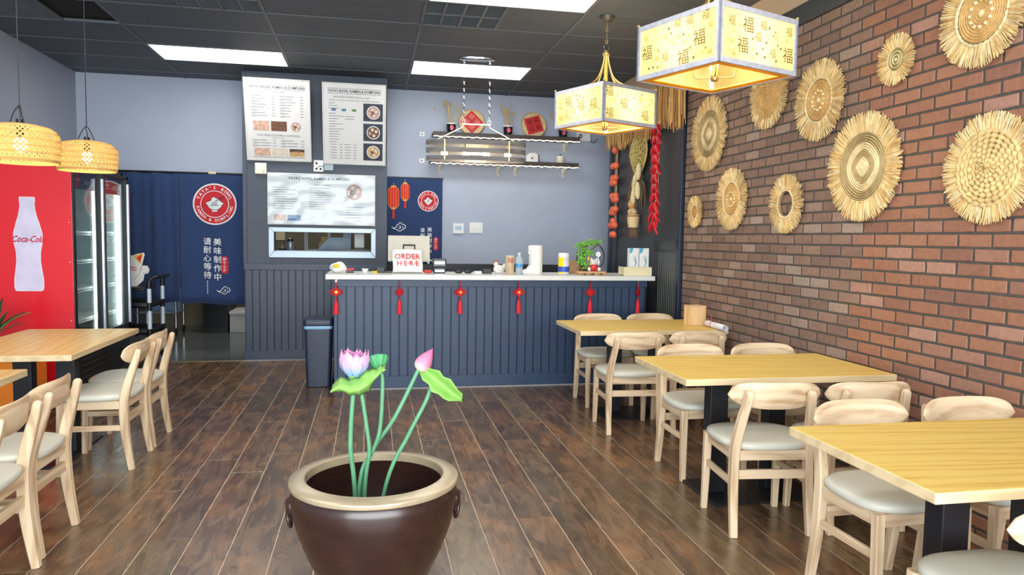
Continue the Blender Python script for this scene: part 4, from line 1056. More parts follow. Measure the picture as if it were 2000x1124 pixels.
# bottle decal and lettering on the red side
half = [(.0,.083),(.008,.095),(.03,.1),(.09,.1),(.15,.092),(.23,.082),(.30,.084),(.37,.097),(.41,.1),(.45,.097),(.52,.08),(.58,.062),(.64,.052),(.672,.05),(.677,.054),(.712,.054),(.72,.05)]
outl = [(w, z) for z, w in half] + [(-w, z) for z, w in reversed(half)]
b = B(); f = lambda u, v, d: (-2.595+u, d, .917+v); b.m = 1; b.prism([(u*1.04+0, v*1.012-.004) for u, v in outl], f, Y0-.0015, Y0-.0005)
b.m = 0; b.prism(outl, f, Y0-.003, Y0-.0015); b.build('bottle_decal', [M('decal lavender white', C(212, 208, 232), .4), m_white], t)
b = B(); b.text('Coca-Cola', .07, lambda u, v: (-2.592+u, Y0-.0045, 1.315+v), shear=.28, sx=.74, bold=.022); b.build('brand_lettering', M('decal red', C(190, 30, 66), .4), t)

# orange planter box with a leafy plant
t = thing('orange_box', 'plain orange box on the floor behind the far left table', 'box', (-2.71, 5.85, 0))
m_or = M('orange laminate', C(244, 136, 30), .4, var=.04)
b = B(); b.box(-.29, .29, -.18, .18, 0, .44); b.build('body', m_or, t, bevel=.006); B().box(-.292, .292, -.182, .182, .44, .452).build('lid', m_or, t, bevel=.003)
t = thing('potted_plant', 'green strap leaved potted plant in front of the red cooler side', 'plant', (-2.68, 5.80, .452))
B().lathe([(0, 0), (.08, 0), (.11, .13), (.115, .14), (.1, .14), (.095, .12), (0, .12)], 24).build('pot', M('planter white', C(220, 220, 214), .4), t, smooth=40)
rnd = random.Random(5)
m_lf = [M('strap leaf dark', C(44, 92, 56), .4, var=.25), M('strap leaf light', C(96, 150, 74), .4, var=.2)]
for i in range(26):
    a = 2*pi*i/26*1.9 + rnd.uniform(-.2, .2); L = rnd.uniform(.2, .36); lean = rnd.uniform(.2, .95); w = rnd.uniform(.016, .026)
    def lf(u, v, a=a, L=L, lean=lean, w=w):
        r = lean*L*v*(.55+.45*v); z = L*v*(1-.42*lean*v); ww = w*math.sin(pi*min(.98, .12+.86*v))**.7; s_ = (u-.5)*2
        return (r*math.cos(a)-math.sin(a)*ww*s_, r*math.sin(a)+math.cos(a)*ww*s_, .12+z+.006*s_*s_)
    o = B().sheet(lf, 3, 8).build('leaf', m_lf[i % 4 == 0], t, smooth=180); sm = o.modifiers.new('solid', 'SOLIDIFY'); sm.thickness = .0015
B().box(-.002, .03, -.1, -.098, .10, .19).build('care_tag', M('care tag pale', C(176, 206, 186), .5), t)

# ================================================================== CART WITH CAT
t = thing('utility_cart', 'black utility cart with silver posts beside the kitchen doorway', 'cart', (0, 0, 0))
m_alu = M('post aluminium', C(200, 218, 228), .35, .15)
for y in (7.65, 8.11):
    for x in (-2.14, -2.86):
        B().cyl((x, y, .1), (x, y, .86), .02).build('post', m_alu, t, smooth=40)
        for z0, z1 in ((.07, .14), (.35, .43), (.61, .69), (.83, .90)): B().cyl((x, y, z0), (x, y, z1), .024).build('joint', m_black, t, smooth=40)
        w = B(); w.tube([(x-.014, y, .036), (x+.014, y, .036)], .036, 18); w.build('caster', M('caster rubber', C(40, 42, 46), .6), t, smooth=40)
        B().box(x-.022, x+.022, y-.022, y+.022, .05, .085).build('caster_fork', M('caster fork', C(170, 205, 225), .3, .6), t, bevel=.004)
for z in (.13, .38, .64):
    b = B(); b.box(-2.87, -2.13, 7.64, 8.12, z, z+.014)
    for q in ((-2.87, -2.13, 7.64, 7.655), (-2.87, -2.13, 8.105, 8.12), (-2.87, -2.855, 7.64, 8.12), (-2.145, -2.13, 7.64, 8.12)): b.box(*q, z, z+.05)
    b.build('tray', m_black, t, bevel=.003)
b = B(); b.tube(smoothpts([(-2.14, 7.65, .88), (-2.12, 7.65, .925), (-2.07, 7.72, .945), (-2.07, 8.05, .945), (-2.12, 8.11, .925), (-2.14, 8.11, .88)], 5), .019, 10); b.build('handle', m_black, t, smooth=60)
box('top_tray', m_black, -2.87, -2.2, 7.68, 8.08, .80, .84, t, .006)
t = thing('cat_standee', 'white lucky cat cut-out with a raised paw on the cart', 'figure', (-2.37, 7.86, .84))
f = lambda u, v, d: (u, d, v)
head = [(-.15,0),(.06,0),(.12,.06),(.13,.12),(.165,.13),(.178,.165),(.16,.205),(.125,.21),(.105,.2),(.12,.26),(.135,.32),(.125,.338),(.06,.325),(.03,.31),(-.06,.31),(-.12,.335),(-.16,.33),(-.16,.24),(-.19,.16)]
B().prism(head, f, -.006, .006).build('board', M('cat white', C(236, 236, 232), .5), t)
b = B(); b.m = 0; b.flat([(.035,.305),(.115,.335),(.122,.318),(.098,.225),(.07,.25)], lambda u, v: (u, -.007, v)); b.m = 1; b.flat([(.06,.29),(.11,.32),(.112,.305),(.092,.24)], lambda u, v: (u, -.008, v))
for z in (.2, .175): b.flat([(0,z),(.06,z-.012),(.06,z-.02),(0,z-.01)], lambda u, v: (u, -.007, v))
b.m = 2
for (x0, z0, x1, z1) in ((.105,.2,.09,.14),(.09,.14,.03,.06),(.12,.14,.128,.125),(.14,.14,.15,.122)): b.flat([(x0,z0),(x0+.004,z0),(x1+.004,z1),(x1,z1)], lambda u, v: (u, -.007, v))
b.build('face_print', [M('cat yellow', C(240, 196, 70), .5), M('cat red', C(220, 50, 44), .5), M('cat line', C(30, 40, 60), .5)], t)

# ================================================================== DOOR CURTAINS
m_cloth = M('curtain cloth navy', C(38, 62, 106), .85, var=.08, scale=5, stretch=(3, 1, .6), sheen=.2)
m_inkw = M('curtain ink white', C(232, 234, 236), .7); m_inkr = M('curtain ink red', C(206, 32, 42), .7); m_inkk = M('curtain ink black', C(26, 28, 34), .7); m_inko = M('curtain ink orange', C(246, 170, 70), .7); m_inkf = M('lantern ink red', C(226, 44, 30), .7)
INK = [m_inkw, m_inkr, m_inkk, m_inko, m_inkf]
def make_fold(amp, f1, f2, ph, top):
    return lambda x, z: amp*(.65*math.sin(x*f1+ph)+.35*math.sin(x*f2+1.7*ph+.4*z))*(.55+.45*min(1, (top-z)/.6))
def cloth(name, parent, x0, x1, z0, z1, yb, fold, sag=.012):
    nx = int((x1-x0)*90)
    o = B().sheet(lambda u, v: (x0+(x1-x0)*u, yb+fold(x0+(x1-x0)*u, z0+(z1-z0)*v), z0+(z1-z0)*v + sag*math.sin(u*pi*2.2)*(1-v)), nx, 14).build(name, m_cloth, parent, smooth=180)
    sm = o.modifiers.new('solid', 'SOLIDIFY'); sm.thickness = .002; return o
def disc(b, R_, fn, r0=0, n=44, k=6):
    b.sheet(lambda u, v: fn((r0+(R_-r0)*v)*math.cos(2*pi*u), (r0+(R_-r0)*v)*math.sin(2*pi*u)), n, k, True)
def arc_text(b, s_, R_, size, fn, a_mid, span, top=True):
    n = len(s_)
    for i, ch in enumerate(s_):
        if ch == ' ': continue
        q = (i-(n-1)/2)/(n-1)*span; a = a_mid - q if top else a_mid + q
        rot = a - pi/2 if top else a + pi/2; c, s2 = math.cos(rot), math.sin(rot)
        b.text(ch, size, bold=.02, fn=lambda u, v: fn(R_*math.cos(a)+u*c-v*s2, R_*math.sin(a)+u*s2+v*c))
def logo(b, R_, base):
    L = lambda k: (lambda u, v: base(u, v, k))
    b.m = 0; disc(b, R_, L(1)); b.m = 1; disc(b, R_*.93, L(2)); b.m = 0; disc(b, R_*.655, L(3), R_*.62, k=1)
    arc_text(b, "YAYA'S BOWL", R_*.785, R_*.21, L(3), pi/2, 2.35, True); arc_text(b, "RAMEN & DUMPLING", R_*.785, R_*.19, L(3), -pi/2, 2.75, False)
    s = R_*.42
    bowl = lambda e: [(-1-e,.12+e*.6),(-.86,.02-e),(-.62,-.38-e),(-.3,-.62-e),(.3,-.62-e),(.62,-.38-e),(.86,.02-e),(1+e,.12+e*.6),(.6,.34+e),(.4,.62+e),(.12,.68+e),(-.05,.84+e),(-.3,.7+e),(-.36,.42+e),(-.6,.3+e)]
    b.m = 2; b.flat([(u*s, v*s) for u, v in bowl(.07)], L(4)); b.m = 0; b.flat([(u*s, v*s) for u, v in bowl(0)], L(5))
    b.m = 0; b.flat([(-.3*s,-.68*s),(.3*s,-.68*s),(.26*s,-.86*s),(-.26*s,-.86*s)], L(5)); b.m = 2
    for i in range(4): x = (-.3+.16*i)*s; b.flat([(x,.25*s),(x+.05*s,.27*s),(x+.13*s,-.12*s),(x+.07*s,-.12*s)], L(6))
    b.flat([(-.5*s,-.12*s),(.5*s,-.12*s),(.5*s,-.17*s),(-.5*s,-.17*s)], L(6))
    for q in (0, .1): b.flat([(.05*s,(.3+q)*s),(1.1*s,(.86+q*2)*s),(1.12*s,(.81+q*2)*s),(.07*s,(.25+q)*s)], L(6))
def cloud(b, s, base):
    L = lambda k: (lambda u, v: base(u, v, k))
    def stroke(pts, w): 
        P = smoothpts([(p[0], p[1], 0) for p in pts], 4)
        for i in range(len(P)-1):
            d = (P[i+1]-P[i]); n = Vector((-d.y, d.x, 0)); n.length = w if n.length > 1e-9 else 1
            b.flat([(P[i].x*s+n.x, P[i].y*s+n.y), (P[i].x*s-n.x, P[i].y*s-n.y), (P[i+1].x*s-n.x, P[i+1].y*s-n.y), (P[i+1].x*s+n.x, P[i+1].y*s+n.y)], L(2))
    stroke([(-1,.05),(-.7,-.1),(-.4,0),(-.3,.3),(-.1,.35),(0,.55),(.25,.6),(.4,.4),(.7,.35),(.85,.05),(.7,-.2),(.4,-.3),(.2,-.5),(-.1,-.45),(-.3,-.3),(-.7,-.2),(-1,.05)], s*.05)
    stroke([(.0,.05),(.15,.15),(.22,0),(.1,-.15),(-.1,-.1)], s*.05); stroke([(.45,.1),(.55,.0),(.45,-.1)], s*.05)
def vert_text(b, s_, x, ztop, dz, size, fn):
    for i, ch in enumerate(s_): b.sec('character'); b.text(ch, size, bold=.012, fn=lambda u, v: fn(x+u*1.0, ztop-dz*(i+.5)+v, 2))
# kitchen doorway pair
t = thing('kitchen_curtain', 'pair of navy curtain panels with round restaurant logo across the kitchen doorway', 'curtain', (0, 0, 0))
yc = YB-.035
fold1 = make_fold(.021, 25, 57, .4, 2.07); cloth('plain_panel', t, -2.79, -2.118, .60, 2.055, yc, fold1)
fold2 = make_fold(.007, 13, 31, 2.0, 2.07); cp = cloth('logo_panel', t, -2.112, -1.343, .575, 2.055, yc-.004, fold2)
def on2(x, z, k): return (x, yc-.004+fold2(x, z)-.0035-.0012*k, z)
b = B(); b.sec('logo'); logo(b, .235, lambda u, v, k: on2(-1.737+u, 1.715+v, k))
b.m = 0; vert_text(b, '请耐心等待', -1.822, 1.335, .096, .088, on2); vert_text(b, '美味制作中', -1.713, 1.33, .1, .088, on2)
b.sec('dots')
for i in range(6): disc(b, .0075, lambda u, v, i=i: on2(-1.825+u, .835-.026*i+v, 2), n=12, k=1)
b.sec('seal'); b.m = 1; b.flat([(p[0]*.9-1.638, p[1]+1.025) for p in rrect(.046, .1, .04)], lambda u, v: on2(u, v, 1)); b.m = 0; vert_text(b, '顾客止步', -1.638, 1.11, .043, .036, on2)
b.sec('cloud'); cloud(b, .078, lambda u, v, k: on2(-1.647+u, .73+v, k)); b.build_secs(INK, cp, ('dots',))
B().tube([(-2.8, yc, 2.062), (-1.336, yc, 2.062)], .011, 10).build('rod', m_black, t, smooth=40)
box('tape', M('masking tape', C(226, 214, 176), .6), -1.80, -1.72, YB-.048, YB-.047, 2.055, 2.085, t)
# narrow curtain beside the hatch
t = thing('narrow_curtain', 'narrow navy door curtain printed with two red lanterns, beside the serving hatch', 'curtain', (0, 0, 0))
fold3 = make_fold(.004, 12, 29, 1.1, 2.08); cp = cloth('panel', t, .188, .85, 1.065, 2.08, YB-.03, fold3)
def on3(x, z, k): return (x, YB-.03+fold3(x, z)-.0035-.0012*k, z)
b = B(); b.sec('logo'); logo(b, .124, lambda u, v, k: on3(.68+u, 1.812+v, k))
for cx, zb, zt, w in ((.268, 1.72, 1.97, .066), (.405, 1.82, 2.01, .051)):
    b.sec('red_lantern'); h = zt-zb; ob = lambda k, m=1: [(cx+x*m, (zb+zt)/2+z*m) for x, z in rrect(w, h/2, w*.75)]
    b.m = 3; b.flat(ob(1), lambda u, v: on3(u, v, 1)); b.m = 4; b.flat(ob(1, .95), lambda u, v: on3(u, v, 2)); b.m = 3
    for q in (-.45, .0, .45): b.flat([(cx+q*w-.002, zb+.015), (cx+q*w+.002, zb+.015), (cx+q*w+.002, zt-.015), (cx+q*w-.002, zt-.015)], lambda u, v: on3(u, v, 3))
    for z0 in (zb-.014, zt-.006): b.flat([(cx-w*.45, z0), (cx+w*.45, z0), (cx+w*.45, z0+.022), (cx-w*.45, z0+.022)], lambda u, v: on3(u, v, 3))
    b.m = 4; b.flat([(cx-.011, zb-.014), (cx+.011, zb-.014), (cx+.014, zb-.014-h*.45), (cx-.010, zb-.014-h*.45)], lambda u, v: on3(u, v, 2))
    b.m = 0; b.flat([(cx-.0015, zt+.016), (cx+.0015, zt+.016), (cx+.0015, zt+.05), (cx-.0015, zt+.05)], lambda u, v: on3(u, v, 2))
b.sec('cloud'); b.m = 0; cloud(b, .09, lambda u, v, k: on3(.336+u, 1.492+v, k)); vert_text(b, '请耐心等待', .615, 1.49, .064, .056, on3); vert_text(b, '美味制作中', .70, 1.50, .066, .058, on3)
b.sec('seal'); b.m = 1; b.flat([(p[0]*.85+.775, p[1]+1.30) for p in rrect(.036, .08, .03)], lambda u, v: on3(u, v, 1)); b.m = 0; vert_text(b, '顾客止步', .775, 1.37, .035, .03, on3)
b.build_secs(INK, cp, ('dots',))
B().tube([(.185, YB-.02, 2.085), (.86, YB-.02, 2.085)], .008, 8).build('rod', m_black, t)

# ================================================================== MENUS AND HATCH
m_paperw = M('menu paper', C(236, 236, 232), .4, var=.02); m_txt = M('menu text grey', C(104, 104, 106), .6); m_head = M('menu heading navy', C(36, 42, 62), .6); m_blk = M('photo dark slate', C(44, 54, 70), .5, var=.3, scale=14)
m_food = [M('photo dumplings', C(226, 184, 160), .5, var=.35, scale=40), M('photo skewers', C(120, 78, 54), .5, var=.5, scale=60), M('photo noodles', C(206, 160, 148), .5, var=.4, scale=70), M('photo fried', C(214, 174, 110), .5, var=.4, scale=60), M('photo egg', C(244, 220, 200), .5, var=.3, scale=60)]
def board(x, z, w, h, tilt, label, fill):
    t = thing('menu_board', label, 'menu board', (x, YD-.012, z), 0, 'framed wall menus'); t.rotation_euler = (math.radians(tilt), 0, 0)
    B().box(-w/2, w/2, -.012, 0, 0, h).build('backing', m_black, t)
    b = B(); e = .012
    for q in ((-w/2, w/2, 0, e), (-w/2, w/2, h-e, h), (-w/2, -w/2+e, e, h-e), (w/2-e, w/2, e, h-e)): b.box(q[0], q[1], -.02, -.012, q[2], q[3])
    b.build('frame', M('menu frame pale', C(206, 206, 200), .4), t)
    B().box(-w/2+e, w/2-e, -.0135, -.012, e, h-e).build('sheet', m_paperw, t)
    b = B(); F = lambda u, v: (u, -.0146, v)
    b.sec('text_print'); fill(b, F, w, h); b.build_secs([m_txt, m_head, m_blk] + m_food + [m_paperw, M('menu icon blue', C(90, 130, 170), .5), M('menu icon green', C(110, 150, 90), .5)], t, ('text_print',))
    o = B().sheet(lambda u, v: (-w/2+e+(w-2*e)*u, -.018-.002*math.sin(u*7+v*9), e+(h-2*e)*v), 14, 14).build('film', glass('menu film', (.99, .99, 1, 1), .05, .2), t, smooth=180)
    return t
def bar(b, F, u0, u1, v, hh=.004): b.flat([(u0, v-hh/2), (u1, v-hh/2), (u1, v+hh/2), (u0, v+hh/2)], F)
def pic(b, F, u0, u1, v0, v1, m): b.sec('photo'); b.m = m; b.flat([(u0, v0), (u1, v0), (u1, v1), (u0, v1)], F)
def bowlpic(b, F, u, v, r, m):
    b.sec('bowl_photo'); up = lambda k: (lambda a, c: (F(u+a, v+c)[0], F(u+a, v+c)[1]-.0004*k, F(u+a, v+c)[2]))
    b.m = 8; b.flat(circle(r, 24), up(1)); b.m = m; b.flat(circle(r*.86, 24), up(2)); b.m = 7
    for i in range(4): a = i*1.5+.4; b.flat([(p[0]+r*.45*math.cos(a), p[1]+r*.45*math.sin(a)) for p in circle(r*.24, 12)], up(3)); 
    b.m = 4; b.flat([(p[0]-r*.2, p[1]-r*.1) for p in circle(r*.3, 12)], up(3))
rnd = random.Random(21)
def menu_left(b, F, w, h):
    b.m = 1; b.text("YAYA'S BOWL RAMEN & DUMPLING", .038, bold=.02, fn=lambda u, v: F(u, v+h*.895), sx=.92); b.m = 0
    bar(b, F, -w*.4, w*.4, h*.925); bar(b, F, -w*.4, w*.4, h*.868); b.text('APPETIZER', .03, lambda u, v: F(u, v+h*.838))
    for i in range(8):
        z = h*(.79-.034*i)
        for c0 in (-.40, .03): bar(b, F, w*c0, w*(c0+rnd.uniform(.12, .27)), z, .005); bar(b, F, w*(c0+.01), w*(c0+.07), z-.012, .003); bar(b, F, w*(c0+.31), w*(c0+.36), z, .005)
    pic(b, F, -.38*w, -.14*w, h*.37, h*.49, 3); pic(b, F, -.11*w, .13*w, h*.37, h*.49, 4); bowlpic(b, F, .27*w, h*.43, .058, 5)
    b.sec('text_print'); b.m = 0; b.text('PAN FRIED/STEAMED DUMPLING', .03, lambda u, v: F(u, v+h*.315)); b.text('(6PCS OR 12PCS)', .017, lambda u, v: F(u, v+h*.285))
    for i in range(3):
        z = h*(.255-.034*i)
        for c0 in (-.40, .03): bar(b, F, w*c0, w*(c0+rnd.uniform(.2, .28)), z, .005); bar(b, F, w*(c0+.01), w*(c0+.07), z-.012, .003); bar(b, F, w*(c0+.31), w*(c0+.36), z, .005)
    pic(b, F, -.38*w, -.14*w, h*.06, h*.155, 3); pic(b, F, -.11*w, .13*w, h*.06, h*.155, 7); pic(b, F, .16*w, .39*w, h*.06, h*.155, 6); pic(b, F, .16*w, .39*w, h*.12, h*.155, 2)
    b.sec('text_print'); b.m = 0; bar(b, F, -w*.4, w*.4, h*.045)
def menu_right(b, F, w, h):
    b.m = 1; b.text("YAYA'S BOWL RAMEN & DUMPLING", .038, bold=.02, fn=lambda u, v: F(u, v+h*.90), sx=.9); b.m = 0
    bar(b, F, -w*.42, w*.42, h*.93); bar(b, F, -w*.42, w*.42, h*.873); b.text('JAPANESE RAMEN (choose soup)', .027, lambda u, v: F(u-.03, v+h*.83)); bar(b, F, -w*.4, w*.4, h*.79)
    for k, m in enumerate((9, 9, 10)): pic(b, F, (-.36+.16*k)*w, (-.29+.16*k)*w, h*.66, h*.69, m)
    b.sec('text_print'); b.m = 0
    for i in range(16):
        if i == 3: continue
        bar(b, F, -w*.4, w*(-.4+rnd.uniform(.09, .24)), h*(.755-.0315*i), .005)
        if i in (5, 6): bar(b, F, -w*.15, 0, h*(.755-.0315*i), .005)
    for i in range(6):
        z = h*(.25-.034*i)
        for c0 in (-.38, -.16): bar(b, F, w*c0, w*(c0+.1), z, .005); bar(b, F, w*(c0+.14), w*(c0+.19), z, .005)
    for k in range(3): z = h*(.55-.245*k); pic(b, F, .14*w, .45*w, z, z+h*.215, 2); bowlpic(b, F, .3*w, z+h*.107, .072, (5, 4, 6)[k])
board(-.962, 2.178, .668, .858, 15.5, 'tall framed menu board on the left, headed appetizers and dumplings', menu_left)
board(-.172, 2.165, .668, .866, 15.5, 'tall framed menu board on the right with three ramen bowl photos', menu_right)
def menu_wide(b, F, w, h):
    b.m = 1; b.text("YAYA'S BOWL RAMEN & DUMPLING", .04, bold=.02, fn=lambda u, v: F(u-.03, v+h*.9)); b.m = 0; b.text('DAILY LUNCH', .028, lambda u, v: F(u, v+h*.78))
    for c0 in (-.45, -.12):
        for i in range(10): bar(b, F, w*c0, w*(c0+rnd.uniform(.1, .22)), h*(.72-.045*i), .005)
    pic(b, F, -.44*w, -.33*w, h*.08, h*.19, 3); pic(b, F, -.32*w, -.2*w, h*.08, h*.19, 9)
    b.m = 8; bowlpic(b, F, .3*w, h*.66, .1, 5); pic(b, F, .17*w, .4*w, h*.08, h*.42, 8)
    b.sec('text_print'); b.m = 0
    for i in range(5): bar(b, F, .22*w, .38*w, h*(.36-.05*i), .004)
t = board(-.52, 1.492, 1.142, .558, 0, 'wide menu poster under crinkled plastic film above the serving hatch', menu_wide)
rnd = random.Random(8)
wr_ = [[rnd.uniform(-.008, .008) for _ in range(23)] for _ in range(15)]
o = B().sheet(lambda u, v: (-.565+1.13*u, -.030+wr_[int(v*14)][int(u*22)], .004+.55*v), 22, 14).build('crinkled_film', glass('crinkled plastic film', (.93, .97, 1, 1), .32, .14), t, smooth=180)
# hatch frame
t = thing('hatch_frame', 'polished steel frame around the serving hatch', 'hatch frame', (0, YD, 0))
ox0, ox1, oz0, oz1 = -1.083, .058, 1.133, 1.462
for nm, q in (('frame_bar', [(ox0,oz1),(ox1,oz1),(HX1,HZ1),(HX0,HZ1)]), ('frame_bar', [(ox0,oz0),(HX0,HZ0),(HX1,HZ0),(ox1,oz0)]), ('frame_bar', [(ox0,oz0),(ox0,oz1),(HX0,HZ1),(HX0,HZ0)]), ('frame_bar', [(ox1,oz1),(ox1,oz0),(HX1,HZ0),(HX1,HZ1)])):
    B().prism(q, lambda u, v, d: (u, d, v), -.028, -.0005).build(nm, m_steel, t, bevel=.003)
box('sill', m_steel, HX0+.001, HX1-.001, 0, .34, HZ0-.002, HZ0+.006, t)
# seen through the hatch and the doorway
t = thing('prep_shelf', 'stainless steel work shelf inside the kitchen behind the hatch', 'work table', (0, 0, 0))
box('top', m_steel, -1.3, .07, 8.57, 9.3, 1.16, 1.185, t, .003)
for x in (-1.27, .03):
    for y in (8.95, 9.27): box('leg', m_steel, x-.015, x+.015, y-.015, y+.015, 0, 1.16, t)
t = thing('vacuum_flask', 'steel vacuum flask with a black lid standing behind the hatch', 'flask', (-.93, 8.9, 1.185))
B().lathe([(0, 0), (.036, 0), (.04, .006), (.04, .11), (.034, .125)], 24).build('body', m_steel, t, smooth=40); B().lathe([(.036, .12), (.038, .125), (.036, .148), (.02, .158), (0, .158)], 24).build('lid', m_black, t, smooth=40)
B().tube(smoothpts([(-.038, 0, .13), (-.065, 0, .125), (-.07, 0, .08)], 4), .005, 6).build('handle', m_black, t)
t = thing('lidded_pot', 'small dark pot with a round knob at the left of the hatch', 'pot', (-1.015, 8.85, 1.185))
B().lathe([(0, 0), (.04, 0), (.043, .02), (.04, .03), (.025, .042), (0, .046)], 20).build('body', m_black, t, smooth=40); B().ball((0, 0, .055), .012, 10, 6).build('knob', m_chrome, t, smooth=180)
t = thing('extractor_hood', 'slanted stainless hood seen through the hatch', 'hood', (0, 0, 0))
B().prism([(-.66, 1.187), (-.235, 1.187), (-.235, 1.36), (-.5, 1.36)], lambda u, v, d: (u, d, v), 9.2, 9.29).build('canopy', M('hood steel', C(112, 128, 140), .5, .5, var=.15), t, bevel=.003); box('duct', M('hood steel', C(112, 128, 140), .5, .5, var=.15), -.33, -.235, 9.2, 9.29, 1.36, 1.9, t)
t = thing('paper_towel_dispenser', 'white dispenser box at the right of the hatch', 'dispenser', (-.13, 8.95, 1.185)); B().box(-.06, .06, -.05, .05, .05, .225).build('body', m_white, t, bevel=.012); B().box(-.05, .05, -.04, .04, 0, .05).build('slot', m_black, t)
tag(box('cutting_board', M('board olive', C(152, 150, 130), .6), -.35, -.005, 8.60, 8.75, 1.186, 1.222, None, .004), 'thick grey chopping board lying at the right of the hatch', 'board')
t = thing('wire_rack', 'white wire storage rack seen through the hatch', 'rack', (-.68, 10.0, 0))
for x in (-.16, .14):
    for y in (-.15, .15): B().cyl((x, y, 0), (x, y, 1.75), .012, n=8).build('post', m_wire, t)
for z in (.4, .8, 1.16, 1.42): 
    b = B(); b.box(-.17, .15, -.16, -.15, z, z+.03); b.box(-.17, .15, .15, .16, z, z+.03)
    for i in range(12): b.box(-.165+.027*i, -.16+.027*i, -.15, .15, z+.024, z+.028)
    b.build('wire_shelf', m_wire, t)
for i, (x, y, w, h) in enumerate(((-.61, 9.98, .13, .1), (-.60, 10.06, .1, .17))):
    tag(box('carton', M('cardboard', C(206, 180, 136), .8), x-w/2, x+w/2, y-.03, y+.03, 1.189, 1.189+h, None, .002), ('low brown carton on the wire rack', 'taller brown carton behind the low one on the wire rack')[i], 'carton')
tag(box('wall_notice', M('notice cream', C(220, 210, 170), .7, var=.25, scale=60), -1.42, -1.28, 11.485, 11.499, 1.30, 1.47, None), 'cream paper notice on the kitchen wall at the hatch left', 'notice')
t = thing('prep_table', 'wheeled steel table in the kitchen under the curtain', 'work table', (-2.78, 10.55, 0))
box_ = lambda n, *a: B().box(*a).build(n, m_steel, t, bevel=.002)
box_('top', -.32, .24, -.2, .3, .85, .88); box_('under_shelf', -.3, .22, -.18, .28, .30, .32)
for x in (-.28, .20):
    for y in (-.15, .26):
        B().cyl((x, y, .1), (x, y, .85), .016, n=10).build('leg', m_chrome, t, smooth=40); B().tube([(x-.012, y, .045), (x+.012, y, .045)], .045, 14).build('caster', M('caster rubber', C(40, 42, 46), .6), t, smooth=40)
t = thing('dark_cabinet', 'black kitchen cabinet standing behind the curtain hem', 'cabinet', (0, 0, 0)); box('body', m_black, -2.28, -1.95, 10.6, 11.2, .0, .9, t, .004); box('door', M('cabinet door black', C(18, 20, 24), .3), -2.26, -1.97, 10.585, 10.599, .08, .86, t, .003)
t = thing('white_chest', 'low pale chest in the kitchen at the right of the doorway', 'cabinet', (0, 0, 0)); box('body', M('chest pale', C(196, 194, 184), .5), -1.93, -1.3, 10.6, 11.2, .0, .26, t, .006); box('lid', m_white, -1.935, -1.29, 10.59, 11.2, .26, .30, t, .006)

tag(box('storage_tub', M('tub pale blue', C(140, 172, 206), .4), -2.98, -2.60, 10.45, 10.8, .3205, .62, None, .02), 'pale blue storage tub on the lower shelf of the wheeled kitchen table', 'tub')
# small boxes on the charcoal wall
t = thing('alarm_box', 'cream wall box below the left menu board', 'wall box', (-1.158, YD, 2.03)); B().box(-.06, .06, -.03, -.0005, 0, .118).build('body', M('cream plastic', C(226, 226, 204), .45), t, bevel=.005); B().ball((.03, -.031, .025), .006, 8, 5).build('button', m_pewter, t, smooth=180); B().box(-.04, .03, -.031, -.03, .05, .1).build('label_plate', m_white, t)
t = thing('socket_plate', 'white double socket plate between the menu boards', 'socket', (-.558, YD, 2.075)); B().box(-.052, .052, -.012, -.0005, 0, .125).build('plate', m_white, t, bevel=.004)
for x, z in ((-.02, .09), (-.022, .03), (.022, .03)): B().ball((x, -.012, z), (.012, .006, .012), 8, 5).build('socket', m_black, t, smooth=180)
t = thing('small_adapter', 'little pale adapter box plugged in beside the white socket plate', 'adapter', (-.45, YD, 2.09)); B().box(-.05, .05, -.03, -.0005, 0, .066).build('body', M('adapter grey', C(150, 168, 178), .4), t, bevel=.004); B().tube(smoothpts([(-.05, -.02, .04), (-.09, -.025, .045), (-.12, -.02, .03)], 4), .003, 5).build('cord', m_black, t)
# back wall plates
t = thing('thermostat', 'white square thermostat with a blue screen on the grey wall', 'thermostat', (1.05, YB, 1.427)); B().box(-.068, .068, -.022, -.0005, 0, .124).build('body', m_white, t, bevel=.006); B().box(-.04, .04, -.0235, -.022, .045, .095).build('screen', M('screen blue', C(120, 170, 190), .2), t)
t = thing('switch_plate', 'white triple switch plate right of the thermostat', 'switch', (1.27, YB, 1.437)); B().box(-.082, .082, -.01, -.0005, 0, .13).build('plate', m_white, t, bevel=.004)
for x in (-.05, 0, .05): B().box(x-.008, x+.008, -.018, -.01, .05, .08).build('toggle', m_white, t, bevel=.002)
for z, lab in ((2.58, 'upper small white wall hook left of the shelves'), (2.265, 'lower small white wall plate left of the shelves')):
    t = thing('wall_hook', lab, 'wall plate', (.602, YB, z)); B().box(-.03, .03, -.01, -.0005, 0, .055).build('plate', m_white, t, bevel=.004); B().cyl((0, -.01, .028), (0, -.02, .028), .01, n=10).build('stud', m_pewter, t, smooth=40)
t = thing('wall_device', 'small white wall device with a dangling cable by the straw fringe', 'wall device', (2.60, YB, 2.60)); B().box(-.09, .09, -.05, -.0005, 0, .12).build('body', m_white, t, bevel=.01); B().ball((-.05, -.055, .06), .03, 10, 6).build('lens', m_chrome, t, smooth=180); B().tube(smoothpts([(.08, -.02, .03), (.13, -.02, -.01), (.19, -.015, .04)], 4), .004, 6).build('cable', m_black, t)

